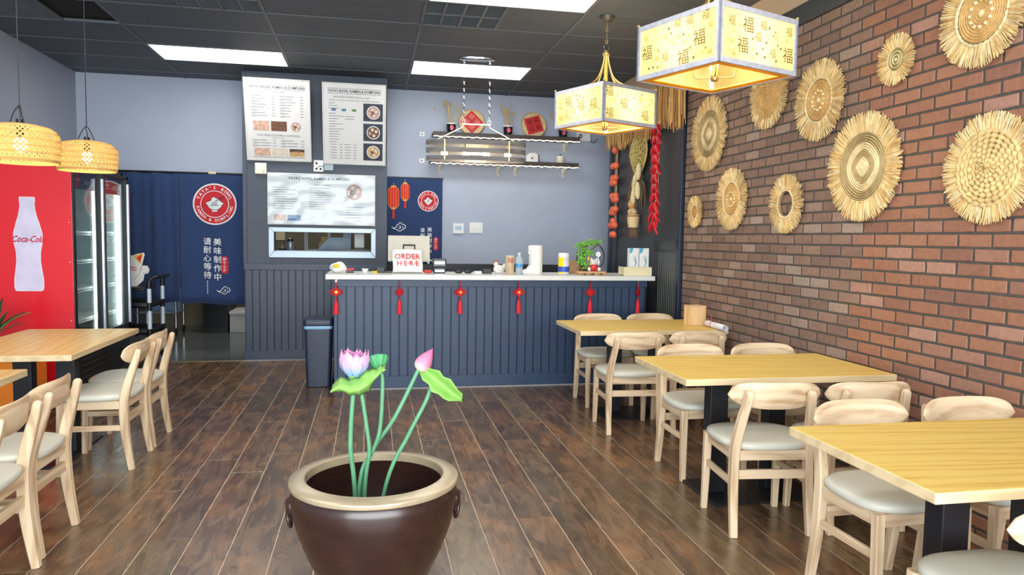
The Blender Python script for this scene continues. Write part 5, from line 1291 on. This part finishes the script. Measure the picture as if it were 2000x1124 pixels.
# ================================================================== SHELVES ON THE GREY WALL
m_shelf = wood('shelf dark brown', C(74, 62, 58), C(48, 40, 40), 0, .5)
m_led = emit('led strip warm', (1, .84, .58, 1), 9)
for z, x0, x1, lab in ((2.575, .72, 2.505, 'upper dark wall shelf with string lights under its edge'), (2.262, .69, 2.495, 'lower dark wall shelf with string lights under its edge')):
    t = thing('wall_shelf', lab, 'shelf', (0, YB, z)); B().box(x0, x1, -.21, -.0005, 0, .045).build('board', m_shelf, t, bevel=.002)
    for x in (x0+.13, (x0+x1)/2-.06, x1-.75, x1-.14): 
        b = B(); b.box(x-.016, x+.016, -.19, -.0005, -.008, 0); b.box(x-.016, x+.016, -.009, -.0005, -.11, 0); b.prism([(-.01, -.10), (-.01, -.085), (-.16, -.008), (-.175, -.008)], lambda u, v, d: (d, u, v), x-.006, x+.006); b.build('bracket', M('bracket cream', C(232, 224, 206), .5), t)
    b = B(); n = 90
    for i in range(n): x = x0+.01+(x1-x0-.02)*i/(n-1); b.ball((x, -.204+.004*math.sin(i*2.1), -.010+.004*math.sin(i*1.3)), .0062, 6, 4)
    b.m = 1; b.tube([(x0, -.204, -.006), (x1, -.204, -.006)], .003, 5); tag(b.build('string_lights', [m_led, m_wire], t), kind='stuff')
rnd = random.Random(17)
for k, (x, lab) in enumerate(((.94, 'black pot of dried wheat at the left end of the upper shelf'), (1.625, 'black pot of dried wheat between the two round plaques'), (2.312, 'black pot at the right end of the upper shelf, by the lantern'))):
    t = thing('dried_grass_pot', lab, 'vase', (x, YB-.12, 2.62)); B().lathe([(0, 0), (.04, 0), (.046, .01), (.058, .10), (.06, .112), (.05, .112), (.046, .09), (0, .09)], 20).build('pot', m_black, t, smooth=40)
    B().lathe_open([(.0585, .098), (.0605, .1), (.0612, .113), (.058, .114)], 20).build('rim', m_white, t, smooth=40)
    o = B().flat([(.024*math.sin(q*pi/4), .055+.03*math.cos(q*pi/4)) for q in range(8)], lambda u, v: (u, -.0575+.0*v, v)).build('emblem', M('emblem pink', C(214, 90, 110), .5), t)
    if k < 2 or True:
        for i in range(16):
            a = rnd.uniform(0, 2*pi); l = rnd.uniform(.16, .27)*(1 if k < 2 else .9); sp = rnd.uniform(.02, .10); g = 1 if rnd.random() < .7 else 2.1
            b = B(); p = [(.02*math.cos(a), .02*math.sin(a)*.6, .09), (sp*.5*g*math.cos(a), sp*.3*math.sin(a), .09+l*.5), (sp*g*math.cos(a)*1.1, sp*.5*math.sin(a), .09+l)]
            b.tube(smoothpts(p, 4), .0022, 4); b.ball(p[2], (.006, .006, .03), 6, 5); b.build('stalk', M('dried wheat', C(206, 182, 124), .8, var=.2, rand=True), t)
for x, rot, lab, inv in ((1.195, .12, 'round wicker plaque with a red paper square, behind the chandelier rods', 0), (1.963, .5, 'round wicker plaque with a red and black paper square, nearer the lantern', 1)):
    t = thing('round_plaque', lab, 'plaque', (x, YB-.05, 2.62)); t.rotation_euler = (-.12, 0, 0)
    R_ = .152; b = B(); b.prism([(u, v+R_) for u, v in circle(R_, 40)], lambda u, v, d: (u, d, v), -.008, .004); b.build('disc', M('plaque bamboo', C(222, 196, 148), .7, var=.15, scale=40), t)
    b = B(); b.tube([(R_*math.cos(2*pi*i/40), -.004, R_+R_*math.sin(2*pi*i/40)) for i in range(40)], .008, 6, True); b.build('rim', M('plaque rim', C(206, 176, 120), .7), t, smooth=60)
    c, s_ = math.cos(rot-.2), math.sin(rot-.2); q = R_*.66; f = lambda u, v, k=1: (u*c-v*s_, -.009-.001*k, R_+u*s_+v*c)
    if not inv: c, s_ = math.cos(pi/4), math.sin(pi/4)
    o = B().flat([(-q,-q),(q,-q),(q,q),(-q,q)], lambda u, v: f(u, v)).build('paper', M('plaque red paper', C(214, 44, 50), .6), t)
    b = B()
    for u, v in ((-.45,.45),(.45,.45),(-.45,-.45),(.45,-.45)): b.text('福', .07, lambda x_, y_: f(u*q+x_, v*q+y_, 2))
    b.build('paper_cut', M('papercut dark', C(60, 20, 22), .6) if inv else M('papercut tan', C(226, 150, 130), .6), t)
t = thing('rounded_box', 'white rounded box with heart print on the lower shelf', 'box', (1.93, YB-.12, 2.307)); loft_b = B(); loft(loft_b, [[(x, y, z) for x, y in rrect(.075*k, .05, .02)] for k, z in ((1, 0), (1, .07), (.94, .09), (.75, .104), (.4, .11))]); loft_b.build('body', m_white, t, smooth=40)
B().box(.055, .08, -.045, .045, .0, .095).build('side_panel', m_black, t, bevel=.01)
b = B(); b.flat([(0, .03), (.016, .05), (.008, .06), (0, .054), (-.008, .06), (-.016, .05)], lambda u, v: (u-.01, -.0508, v)); b.build('heart_print', M('heart grey', C(110, 90, 96), .6), t)
t = thing('ceramic_canister', 'small cream ceramic canister with a patterned band on the lower shelf', 'canister', (2.285, YB-.12, 2.307))
B().lathe([(0, 0), (.048, 0), (.053, .01), (.053, .065), (.05, .072)], 24).build('body', M('canister cream', C(228, 220, 196), .35, var=.25, scale=70), t, smooth=40); B().lathe([(.051, .07), (.052, .076), (.045, .088), (.01, .096), (0, .097)], 24).build('lid', m_white, t, smooth=40); B().ball((0, 0, .106), .011, 10, 6).build('knob', m_pewter, t, smooth=180)
# ================================================================== ON AND UNDER THE COUNTERTOP
m_cord = M('knot red cord', C(206, 22, 40), .5, var=.12, scale=60); m_tas = M('tassel red', C(226, 36, 54), .6, var=.14, scale=90, stretch=(1, 1, .05)); m_gold2 = M('knot gold', C(240, 190, 70), .4, .3)
def knot(x, label, rz, gold):
    t = thing('knot_tassel', label, 'tassel', (x, CY-.062, .997), rz, 'red knot tassels along the counter')
    b = B(); b.tube(smoothpts([(0, 0, 0), (.008, 0, -.012), (0, 0, -.026), (-.007, 0, -.014), (0, 0, -.004)], 4), .0022, 6); b.build('hook', m_chrome, t, smooth=60)
    b = B(); b.tube(smoothpts([(0, 0, -.02), (.006, 0, -.045), (.002, 0, -.072), (-.002, 0, -.072), (-.006, 0, -.045), (0, 0, -.02)], 4), .0032, 6); b.build('loop', m_cord, t, smooth=60)
    b = B(); zc = -.112
    for i in range(7):
        q = -.028+.0093*i
        for s_ in (1, -1):
            p0 = Vector((-.03, 0, 0)); d = Vector((1, 0, s_)).normalized(); n = Vector((-s_, 0, 1)).normalized()*(1 if s_ > 0 else -1)
            a = n*q; b.tube([Vector((0, .002*s_, zc))+a-d*.031, Vector((0, -.003*s_, zc))+a, Vector((0, .002*s_, zc))+a+d*.031], .0042, 6)
    b.build('knot', m_cord, t, smooth=60)
    for sx in (-1, 1):
        for k, rr in enumerate((.016, .011, .011)):
            b = B()
            cx, cz = sx*(.044, .034, .034)[k], zc+(0, .018, -.018)[k]
            b.tube([(cx+rr*math.cos(2*pi*i/14), -.001, cz+rr*.75*math.sin(2*pi*i/14)) for i in range(14)], .0028, 5, True); b.build('side_loop', m_cord, t, smooth=60)
    if gold: B().prism(circle(.013, 14), lambda u, v, d: (u, d, zc+v), -.014, -.008).build('medallion', m_gold2, t)
    b = B(); b.tube([(0, 0, zc-.04), (0, 0, zc-.06)], .0035, 6); b.lathe([(0, 0), (.006, -.002), (.008, -.012), (.0075, -.02)][::-1], 10, (0, 0, zc-.056)); b.build('neck', m_cord, t, smooth=60)
    b = B(); b.lathe([(.022, zc-.195), (.0205, zc-.15), (.0165, zc-.10), (.0105, zc-.078), (.006, zc-.07), (0, zc-.069)], 24, warp=lambda th, z: 1+.05*math.cos(th*12)); b.build('tassel', m_tas, t, smooth=50)
for i, (x, r, g, lab) in enumerate(((-.295, .1, 1, 'red knot tassel hanging at the left end of the counter'), (.256, .9, 0, 'red knot tassel hanging second from the counter left end'), (.801, .15, 1, 'red knot tassel hanging third from the counter left end'),
        (1.344, .1, 1, 'red knot tassel hanging third from the counter right end'), (2.03, .35, 0, 'red knot tassel hanging second from the counter right end'), (2.505, .9, 0, 'red knot tassel hanging at the right end of the counter'))): knot(x, lab, r, g)
Z = CTZ
t = thing('wrapped_bag', 'white plastic bag with a yellow patch at the counter left end', 'bag', (-.288, 6.74, Z))
rnd = random.Random(4)
b = B(); b.ball((0, 0, .052), (.07, .05, .052), 18, 10); b.v = [(x*(1+.12*math.sin(7*y*20+z*40)), y, max(0, z+.006*math.sin(x*60))) for x, y, z in b.v]; b.build('bag', M('bag white film', C(236, 236, 230), .25, var=.04, scale=30, bump=.6), t, smooth=50)
b = B(); b.ball((-.01, -.045, .066), (.03, .012, .02), 14, 8); b.build('yolk', M('yolk yellow', C(236, 206, 40), .4), t, smooth=180)
t = thing('stapler', 'small red stapler beside the white bag', 'stapler', (-.185, 6.82, Z), .15); B().box(-.035, .035, -.012, .012, 0, .012).build('base', m_black, t, bevel=.003); B().obox((0, 0, .032), (.075, .02, .018), roty(-.12)).build('arm', M('stapler red', C(214, 40, 60), .35), t, bevel=.004)
t = thing('small_bowl', 'little white bowl near the counter left end', 'bowl', (-.048, 6.8, Z)); B().lathe([(0, 0), (.016, 0), (.018, .005), (.032, .035), (.033, .04), (.03, .04), (.016, .01), (0, .008)], 20).build('body', m_white, t, smooth=40); B().lathe([(0, .02), (.022, .02), (.014, .03), (0, .033)], 16).build('contents', m_white, t, smooth=60)
o = B(); loft(o, [[(x, y, z) for x, y in rrect(.026*k, .018*k, .008)] for k, z in ((.95, 0), (1, .004), (1, .014), (.94, .018))]); tag(o.build('sponge', M('sponge yellow', C(234, 200, 60), .9, bump=.5, scale=60), None, smooth=40, loc=(.038, 6.83, Z)), 'flat yellow sponge on the countertop', 'sponge')
t = thing('card_reader', 'small black card reader left of the order sign', 'card reader', (.095, 6.87, Z), -.1); B().box(-.04, .04, -.03, .03, 0, .045).build('body', m_black, t, bevel=.005); B().box(-.03, .03, -.022, .022, .045, .047).build('screen', M('reader screen', C(90, 110, 110), .2), t)
tag(B().obox((.165, 6.84, Z+.006), (.08, .05, .012)).build('note_pad', m_black, None, bevel=.002), 'thin black pad lying left of the order sign', 'pad')
# till display, seen from behind
t = thing('till_monitor', 'cream backed till monitor behind the order sign', 'monitor', (.364, 7.02, Z)); m_cream = M('till cream', C(206, 202, 184), .4, var=.04)
o = B().box(-.20, .20, -.02, .02, -.125, .125).build('housing', m_cream, t, bevel=.008, loc=(0, 0, .225), rot=(-.12, 0, 0)); B().box(-.19, .19, .02, .022, -.115, .115).build('screen', m_black, o)
b = B(); 
for q in ((-.06, .06, .045, .06), (-.06, -.048, 0, .046), (.048, .06, 0, .046)): b.box(q[0], q[1], -.034, -.02, q[2]-.02, q[3]-.02)
b.build('grip', m_black, o, bevel=.002); B().box(-.2, -.14, -.03, -.02, -.12, .05).build('side_module', m_cream, o, bevel=.004)
B().obox((0, .03, .07), (.09, .03, .15), rotx(.2)).build('stand', m_black, t, bevel=.004); B().box(-.11, .11, -.07, .11, 0, .02).build('base', m_black, t, bevel=.004)
# order sign
t = thing('order_sign', 'white sign with red order here lettering on the counter', 'sign', (.341, 6.83, Z), .02)
def sgn(u, v): return (-.138+.276*u + .004*math.sin(v*6), .012*math.sin(u*5+v*4)*.5 + (1-v)*-.035, .004+.215*v + .006*math.sin(u*3.4)*v)
o = B().sheet(sgn, 12, 10).build('sheet', M('sign film white', C(238, 236, 234), .25, var=.03, scale=14), t, smooth=180); sm = o.modifiers.new('s', 'SOLIDIFY'); sm.thickness = .004
def sgp(u, v): q = sgn(u/.276+.5, v/.215+.5); return (q[0], q[1]-.0085, q[2])
b = B(); b.text('ORDER', .066, bold=.022, fn=lambda u, v: sgp(u, v+.04), sx=1.1); b.text('H·E·R·E', .062, bold=.022, fn=lambda u, v: sgp(u, v-.022), sx=1.06); b.build('lettering', M('sign red', C(206, 64, 60), .5), t)
B().box(-.13, .13, -.05, .05, 0, .006).build('foot', m_black, t)
b = B(); b.tube([(-.1, .0, .005), (-.1, .04, .005)], .004, 6); b.prism([(0, 0), (.05, 0), (0, .18)], lambda u, v, d: (d, .003+u, .005+v), -.004, .004); b.build('strut', m_white, t)
t = thing('receipt_printer', 'dark receipt printer stacked on a second box', 'printer', (.64, 6.84, Z)); m_pr = M('printer grey', C(58, 62, 68), .3)
B().box(-.055, .055, -.05, .05, 0, .055).build('lower_box', m_pr, t, bevel=.008); B().box(-.065, .065, -.04, .06, .055, .14).build('upper_box', m_pr, t, bevel=.012); B().box(-.05, .05, -.043, -.039, .085, .115).build('slot', M('printer silver', C(190, 190, 180), .25, .6), t, bevel=.003); B().box(-.045, .045, -.055, -.049, .014, .035).build('lower_slot', m_chrome, t, bevel=.003)
B().tube(smoothpts([(-.065, 0, .11), (-.09, -.01, .125), (-.1, -.02, .09), (-.115, -.02, .11)], 4), .003, 5).build('cable', m_white, t)
o = B(); o.obox((0, 0, .018), (.07, .03, .03), rotz(.3)); tag(o.build('red_marker_box', M('marker red', C(206, 60, 66), .5), None, bevel=.006, loc=(.53, 6.8, Z)), 'small red box left of the receipt printer', 'box')
t = thing('sunglasses', 'pair of black glasses lying on the counter', 'glasses', (.866, 6.8, Z))
for s_ in (-1, 1): 
    b = B(); b.tube([(s_*.045+.034*math.cos(2*pi*i/18), .004*math.sin(2*pi*i/9), .02+.017*math.sin(2*pi*i/18)) for i in range(18)], .0045, 6, True); b.ball((s_*.045, .002, .02), (.032, .003, .016), 12, 6); b.build('lens', m_black, t, smooth=60)
    B().tube([(s_*.08, 0, .026), (s_*.085, .05, .02), (s_*.06, .1, .006)], .003, 5).build('temple', m_black, t)
B().tube([(-.012, 0, .026), (0, 0, .03), (.012, 0, .026)], .004, 6).build('bridge', m_black, t)
tag(B().obox((0, 0, .012), (.07, .04, .024)).build('white_adapter', m_white, None, bevel=.004, loc=(1.005, 6.8, Z)), 'small white block right of the glasses', 'adapter')
tag(B().obox((0, 0, .022), (.09, .06, .044)).build('black_case', m_black, None, bevel=.006, loc=(1.096, 6.83, Z)), 'small black case left of the hen figurine', 'case')
t = thing('hen_figurine', 'white ceramic hen figurine with a red comb', 'figurine', (1.215, 6.83, Z)); m_hen = M('hen white', C(232, 230, 226), .35)
b = B(); b.ball((0, 0, .042), (.058, .038, .042), 18, 10); b.ball((-.03, 0, .085), (.022, .02, .03), 14, 8); b.ball((.055, 0, .07), (.026, .014, .026), 12, 8); b.build('body', m_hen, t, smooth=180)
b = B()
for i in range(3): b.ball((-.042+.012*i, 0, .116), (.008, .005, .011), 8, 5)
b.ball((-.05, 0, .078), (.005, .005, .009), 8, 5); b.build('comb', M('hen red', C(200, 56, 50), .5), t, smooth=180)
b = B(); b.lathe([(.002, 0), (.006, .002), (0, .014)], 8); b.build('beak', M('hen beak', C(226, 170, 60), .5), t, loc=(-.052, 0, .09), rot=(0, -1.57, 0)); B().ball((.005, -.034, .045), (.03, .01, .02), 12, 6).build('wing', M('hen wing', C(214, 214, 208), .4), t, smooth=180)
# can with 20
t = thing('number_can', 'tan can with a red number twenty', 'can', (1.30, 6.73, Z)); B().lathe([(0, 0), (.04, 0), (.043, .004), (.043, .168), (.04, .172)], 28).build('body', M('can tan', C(196, 176, 146), .4, var=.14, scale=20), t, smooth=40); B().lathe([(.041, .17), (.043, .173), (.043, .178), (.036, .178), (0, .177)], 28).build('lid', M('can lid', C(226, 220, 206), .35), t, smooth=40)
def cyl_print(b, s_, size, z, r): b.text(s_, size, bold=.02, fn=lambda u, v: (r*math.sin(u/r), -r*math.cos(u/r), z+v))
b = B(); cyl_print(b, '20', .062, .128, .0445); b.build('number_print', M('number red', C(200, 56, 48), .5), t)
t = thing('water_bottle', 'clear plastic water bottle with a blue label', 'bottle', (1.39, 6.73, Z)); B().lathe([(0, 0), (.03, 0), (.036, .006), (.036, .045), (.034, .05), (.036, .055), (.037, .12), (.03, .155), (.014, .178), (.013, .19)], 20).build('body', translucent('bottle plastic', C(214, 228, 236), .5), t, smooth=40)
B().lathe_open([(.0372, .068), (.0376, .07), (.0376, .1), (.0372, .102)], 20).build('label_band', M('bottle label blue', C(70, 150, 210), .4), t, smooth=40); B().lathe([(0, .188), (.0155, .188), (.0155, .203), (0, .204)], 16).build('cap', m_white, t, smooth=40)
# white boot-shaped holder
t = thing('boot_holder', 'tall white boot shaped holder on the counter', 'holder', (1.567, 6.8, Z)); m_boot = M('boot white', C(238, 238, 234), .4, var=.02)
b = B(); b.lathe([(0, 0), (.062, 0), (.066, .006), (.066, .268), (.064, .276), (.058, .278), (.056, .27), (0, .268)], 32); b.build('shaft', m_boot, t, smooth=40)
b = B(); b.prism([(-.15, 0), (-.03, 0), (-.02, .1), (-.062, .085), (-.085, .05), (-.13, .035), (-.15, .022)], lambda u, v, d: (u, d, v), -.045, .045); b.build('toe', m_boot, t, bevel=.012, seg=3)
b = B()
for z in (.205, .235, .255): b.ball((-.066, -.005, z), (.012, .02, .016), 10, 6)
b.build('trim_bead', m_boot, t, smooth=180)
# wipes tub
t = thing('wipes_tub', 'yellow and blue wipes tub with a white lid', 'tub', (1.87, 6.88, Z)); b = B(); n = 32
prof = [(.052, 0), (.055, .004), (.055, .158), (.052, .162)]; b.lathe([(0, 0)]+prof+[(0, .163)], n)
k = 0; b.fm = [0]*len(b.f)
for i, fc in enumerate(b.f):
    c = [sum(b.v[j][q] for j in fc)/len(fc) for q in range(3)]
    if c[1] < .05 and c[2] > .003: b.fm[i] = 1 if c[0] < -.008 else 0
b.build('body', [M('tub white', C(226, 226, 236), .35), M('tub yellow', C(250, 222, 20), .35)], t, smooth=40)
B().lathe_open([(.0556, .02), (.0559, .022), (.0559, .07), (.0556, .072)], 32).build('label_band', M('tub blue', C(54, 84, 190), .4), t, smooth=40); B().lathe([(.054, .16), (.057, .164), (.057, .19), (.052, .205), (0, .207)], 32).build('lid', m_white, t, smooth=40)
t = thing('paper_bag', 'crumpled brown paper bag behind the wipes tub', 'bag', (1.99, 6.98, Z)); b = B(); loft(b, [[(x*(1+.1*math.sin(9*z+x*30)), y*(1+.14*math.cos(x*50+z*60)), z) for x, y in rrect(w, .035*w/.06, .012)] for w, z in ((.058, 0), (.062, .02), (.06, .06), (.052, .095), (.035, .12))]); b.build('bag', M('brown paper', C(176, 140, 100), .8, var=.14, scale=30, bump=.8), t)
B().box(-.034, .034, -.02, .02, .119, .128).build('folded_top', M('brown paper', C(176, 140, 100), .8), t, bevel=.003)
# bonsai ring with lucky cat
t = thing('bonsai_ornament', 'green bonsai with a black ring on a wooden stand', 'ornament', (2.09, 6.70, Z))
m_std = wood('stand wood', C(206, 160, 112), C(170, 120, 76), 0)
b = B(); b.box(-.14, .14, -.055, .055, .016, .036); [b.box(x-.012, x+.012, -.05, .05, 0, .016) for x in (-.12, -.04, .04, .12)]; b.build('stand', m_std, t, bevel=.003)
b = B(); b.tube([(.138*math.cos(a), .01, .175+.138*math.sin(a)) for a in [math.radians(-85+i*(195)/26) for i in range(27)]], .0055, 8); b.tube([(.138*math.cos(a), .01, .175+.138*math.sin(a)) for a in [math.radians(150+i*105/14) for i in range(15)]], .0055, 8); b.build('ring', m_black, t, smooth=60)
b = B(); b.tube(smoothpts([(-.08, 0, .036), (-.11, 0, .11), (-.06, 0, .18), (-.09, 0, .25), (-.02, 0, .29)], 5), .010, 8); b.tube(smoothpts([(-.07, 0, .2), (.0, 0, .24), (.06, 0, .29)], 4), .006, 6); b.build('trunk', M('bonsai bark', C(110, 78, 50), .8), t, smooth=60)
rnd = random.Random(9); b = B()
for cx, cz, rx, rz_ in ((-.05, .305, .10, .022), (.03, .318, .07, .02), (-.10, .275, .06, .025), (-.075, .225, .065, .03), (-.02, .215, .05, .022), (-.10, .13, .05, .035), (-.06, .09, .045, .03), (-.09, .17, .04, .03)):
    for i in range(34):
        a, q = rnd.uniform(0, 2*pi), math.sqrt(rnd.random()); p = (cx+rx*q*math.cos(a), -.01+.035*q*math.sin(a), cz+rz_*rnd.uniform(-1, 1)); b.ball(p, rnd.uniform(.008, .013), 5, 3)
tag(b.build('foliage', M('bonsai green', C(110, 178, 62), .6, var=.3, scale=40), t), kind='stuff')
t = thing('lucky_cat', 'red and white lucky cat figurine beside the bonsai', 'figurine', (2.115, 6.675, Z+.0365))
b = B(); b.ball((0, 0, .035), (.042, .034, .036), 16, 9); b.build('body', M('cat body red', C(206, 52, 46), .4, var=.25, scale=40), t, smooth=180)
b = B(); b.ball((0, -.003, .088), (.038, .032, .03), 16, 9)
for s_ in (-1, 1): b.ball((s_*.026, 0, .114), (.010, .007, .014), 8, 5)
b.ball((.045, -.01, .085), (.012, .012, .026), 10, 6); b.ball((.05, -.012, .02), (.018, .018, .02), 10, 6); b.ball((-.05, -.012, .02), (.018, .018, .02), 10, 6); b.build('head', m_white, t, smooth=180)
b = B(); [b.ball((s_*.014, -.034, .092), (.004, .003, .004), 6, 4) for s_ in (-1, 1)]; b.ball((0, -.035, .082), (.004, .003, .003), 6, 4); b.build('face', m_black, t, smooth=180)
b = B(); b.ball((-.055, 0, .12), (.016, .012, .022), 8, 6); b.ball((-.03, .004, .07), (.012, .012, .016), 8, 6); b.build('gold_charm', m_gold2, t, smooth=180)
t = thing('white_fan_charm', 'small white round charm hanging inside the black ring', 'charm', (2.165, 6.70, Z+.20)); B().prism(circle(.026, 20), lambda u, v, d: (u, d, v), -.003, .003).build('disc', m_white, t, bevel=.002); B().cyl((0, 0, .026), (0, 0, .09), .001, n=5).build('thread', m_wire, t); B().cyl((0, 0, -.06), (0, 0, -.026), .008, .005, n=8).build('pendant', m_white, t)
# acrylic stand with two leaflet boxes
t = thing('cream_riser', 'cream box shelf at the right end of the countertop', 'box', (2.528, 6.60, Z)); m_rise = M('riser cream', C(232, 224, 186), .4, var=.04)
b = B(); b.box(-.155, .125, -.06, .10, 0, .01); b.box(-.155, .125, -.065, -.055, 0, .085); b.box(-.155, -.145, -.055, .10, 0, .085); b.box(.115, .125, -.055, .10, 0, .085); b.build('tray', m_rise, t, bevel=.003)
m_lb = M('leaflet white', C(236, 240, 240), .35, var=.02); 
for x, lab in ((2.493, 'upright white leaflet box with a blue swirl, left of its pair'), (2.597, 'upright white leaflet box with a blue swirl, right of its pair')):
    t = thing('leaflet_box', lab, 'box', (x, 6.63, Z+.01)); B().box(-.047, .047, -.03, .03, 0, .255).build('body', m_lb, t, bevel=.002)
    b = B(); F = lambda u, v: (u, -.0308, .09+v); b.m = 0
    for i in range(14):
        a0, a1 = math.radians(-70+10*i), math.radians(-60+10*i); wd = .012*math.sin((i+.5)/14*pi)
        b.flat([(-.03+.055*math.cos(a0), .03+.055*math.sin(a0)), (-.03+.055*math.cos(a1), .03+.055*math.sin(a1)), (-.03+(.055-wd)*math.cos(a1), .03+(.055-wd)*math.sin(a1)), (-.03+(.055-wd)*math.cos(a0), .03+(.055-wd)*math.sin(a0))], F)
    b.flat([(-.047, .165), (-.047, .11), (-.02, .125), (-.008, .165)], F); b.m = 1
    for i in range(4): b.flat([(-.005, .09-.016*i), (.03, .09-.016*i), (.03, .086-.016*i), (-.005, .086-.016*i)], F)
    b.build('print', [M('leaflet blue', C(90, 170, 210), .4), M('leaflet grey', C(170, 180, 186), .5)], t)
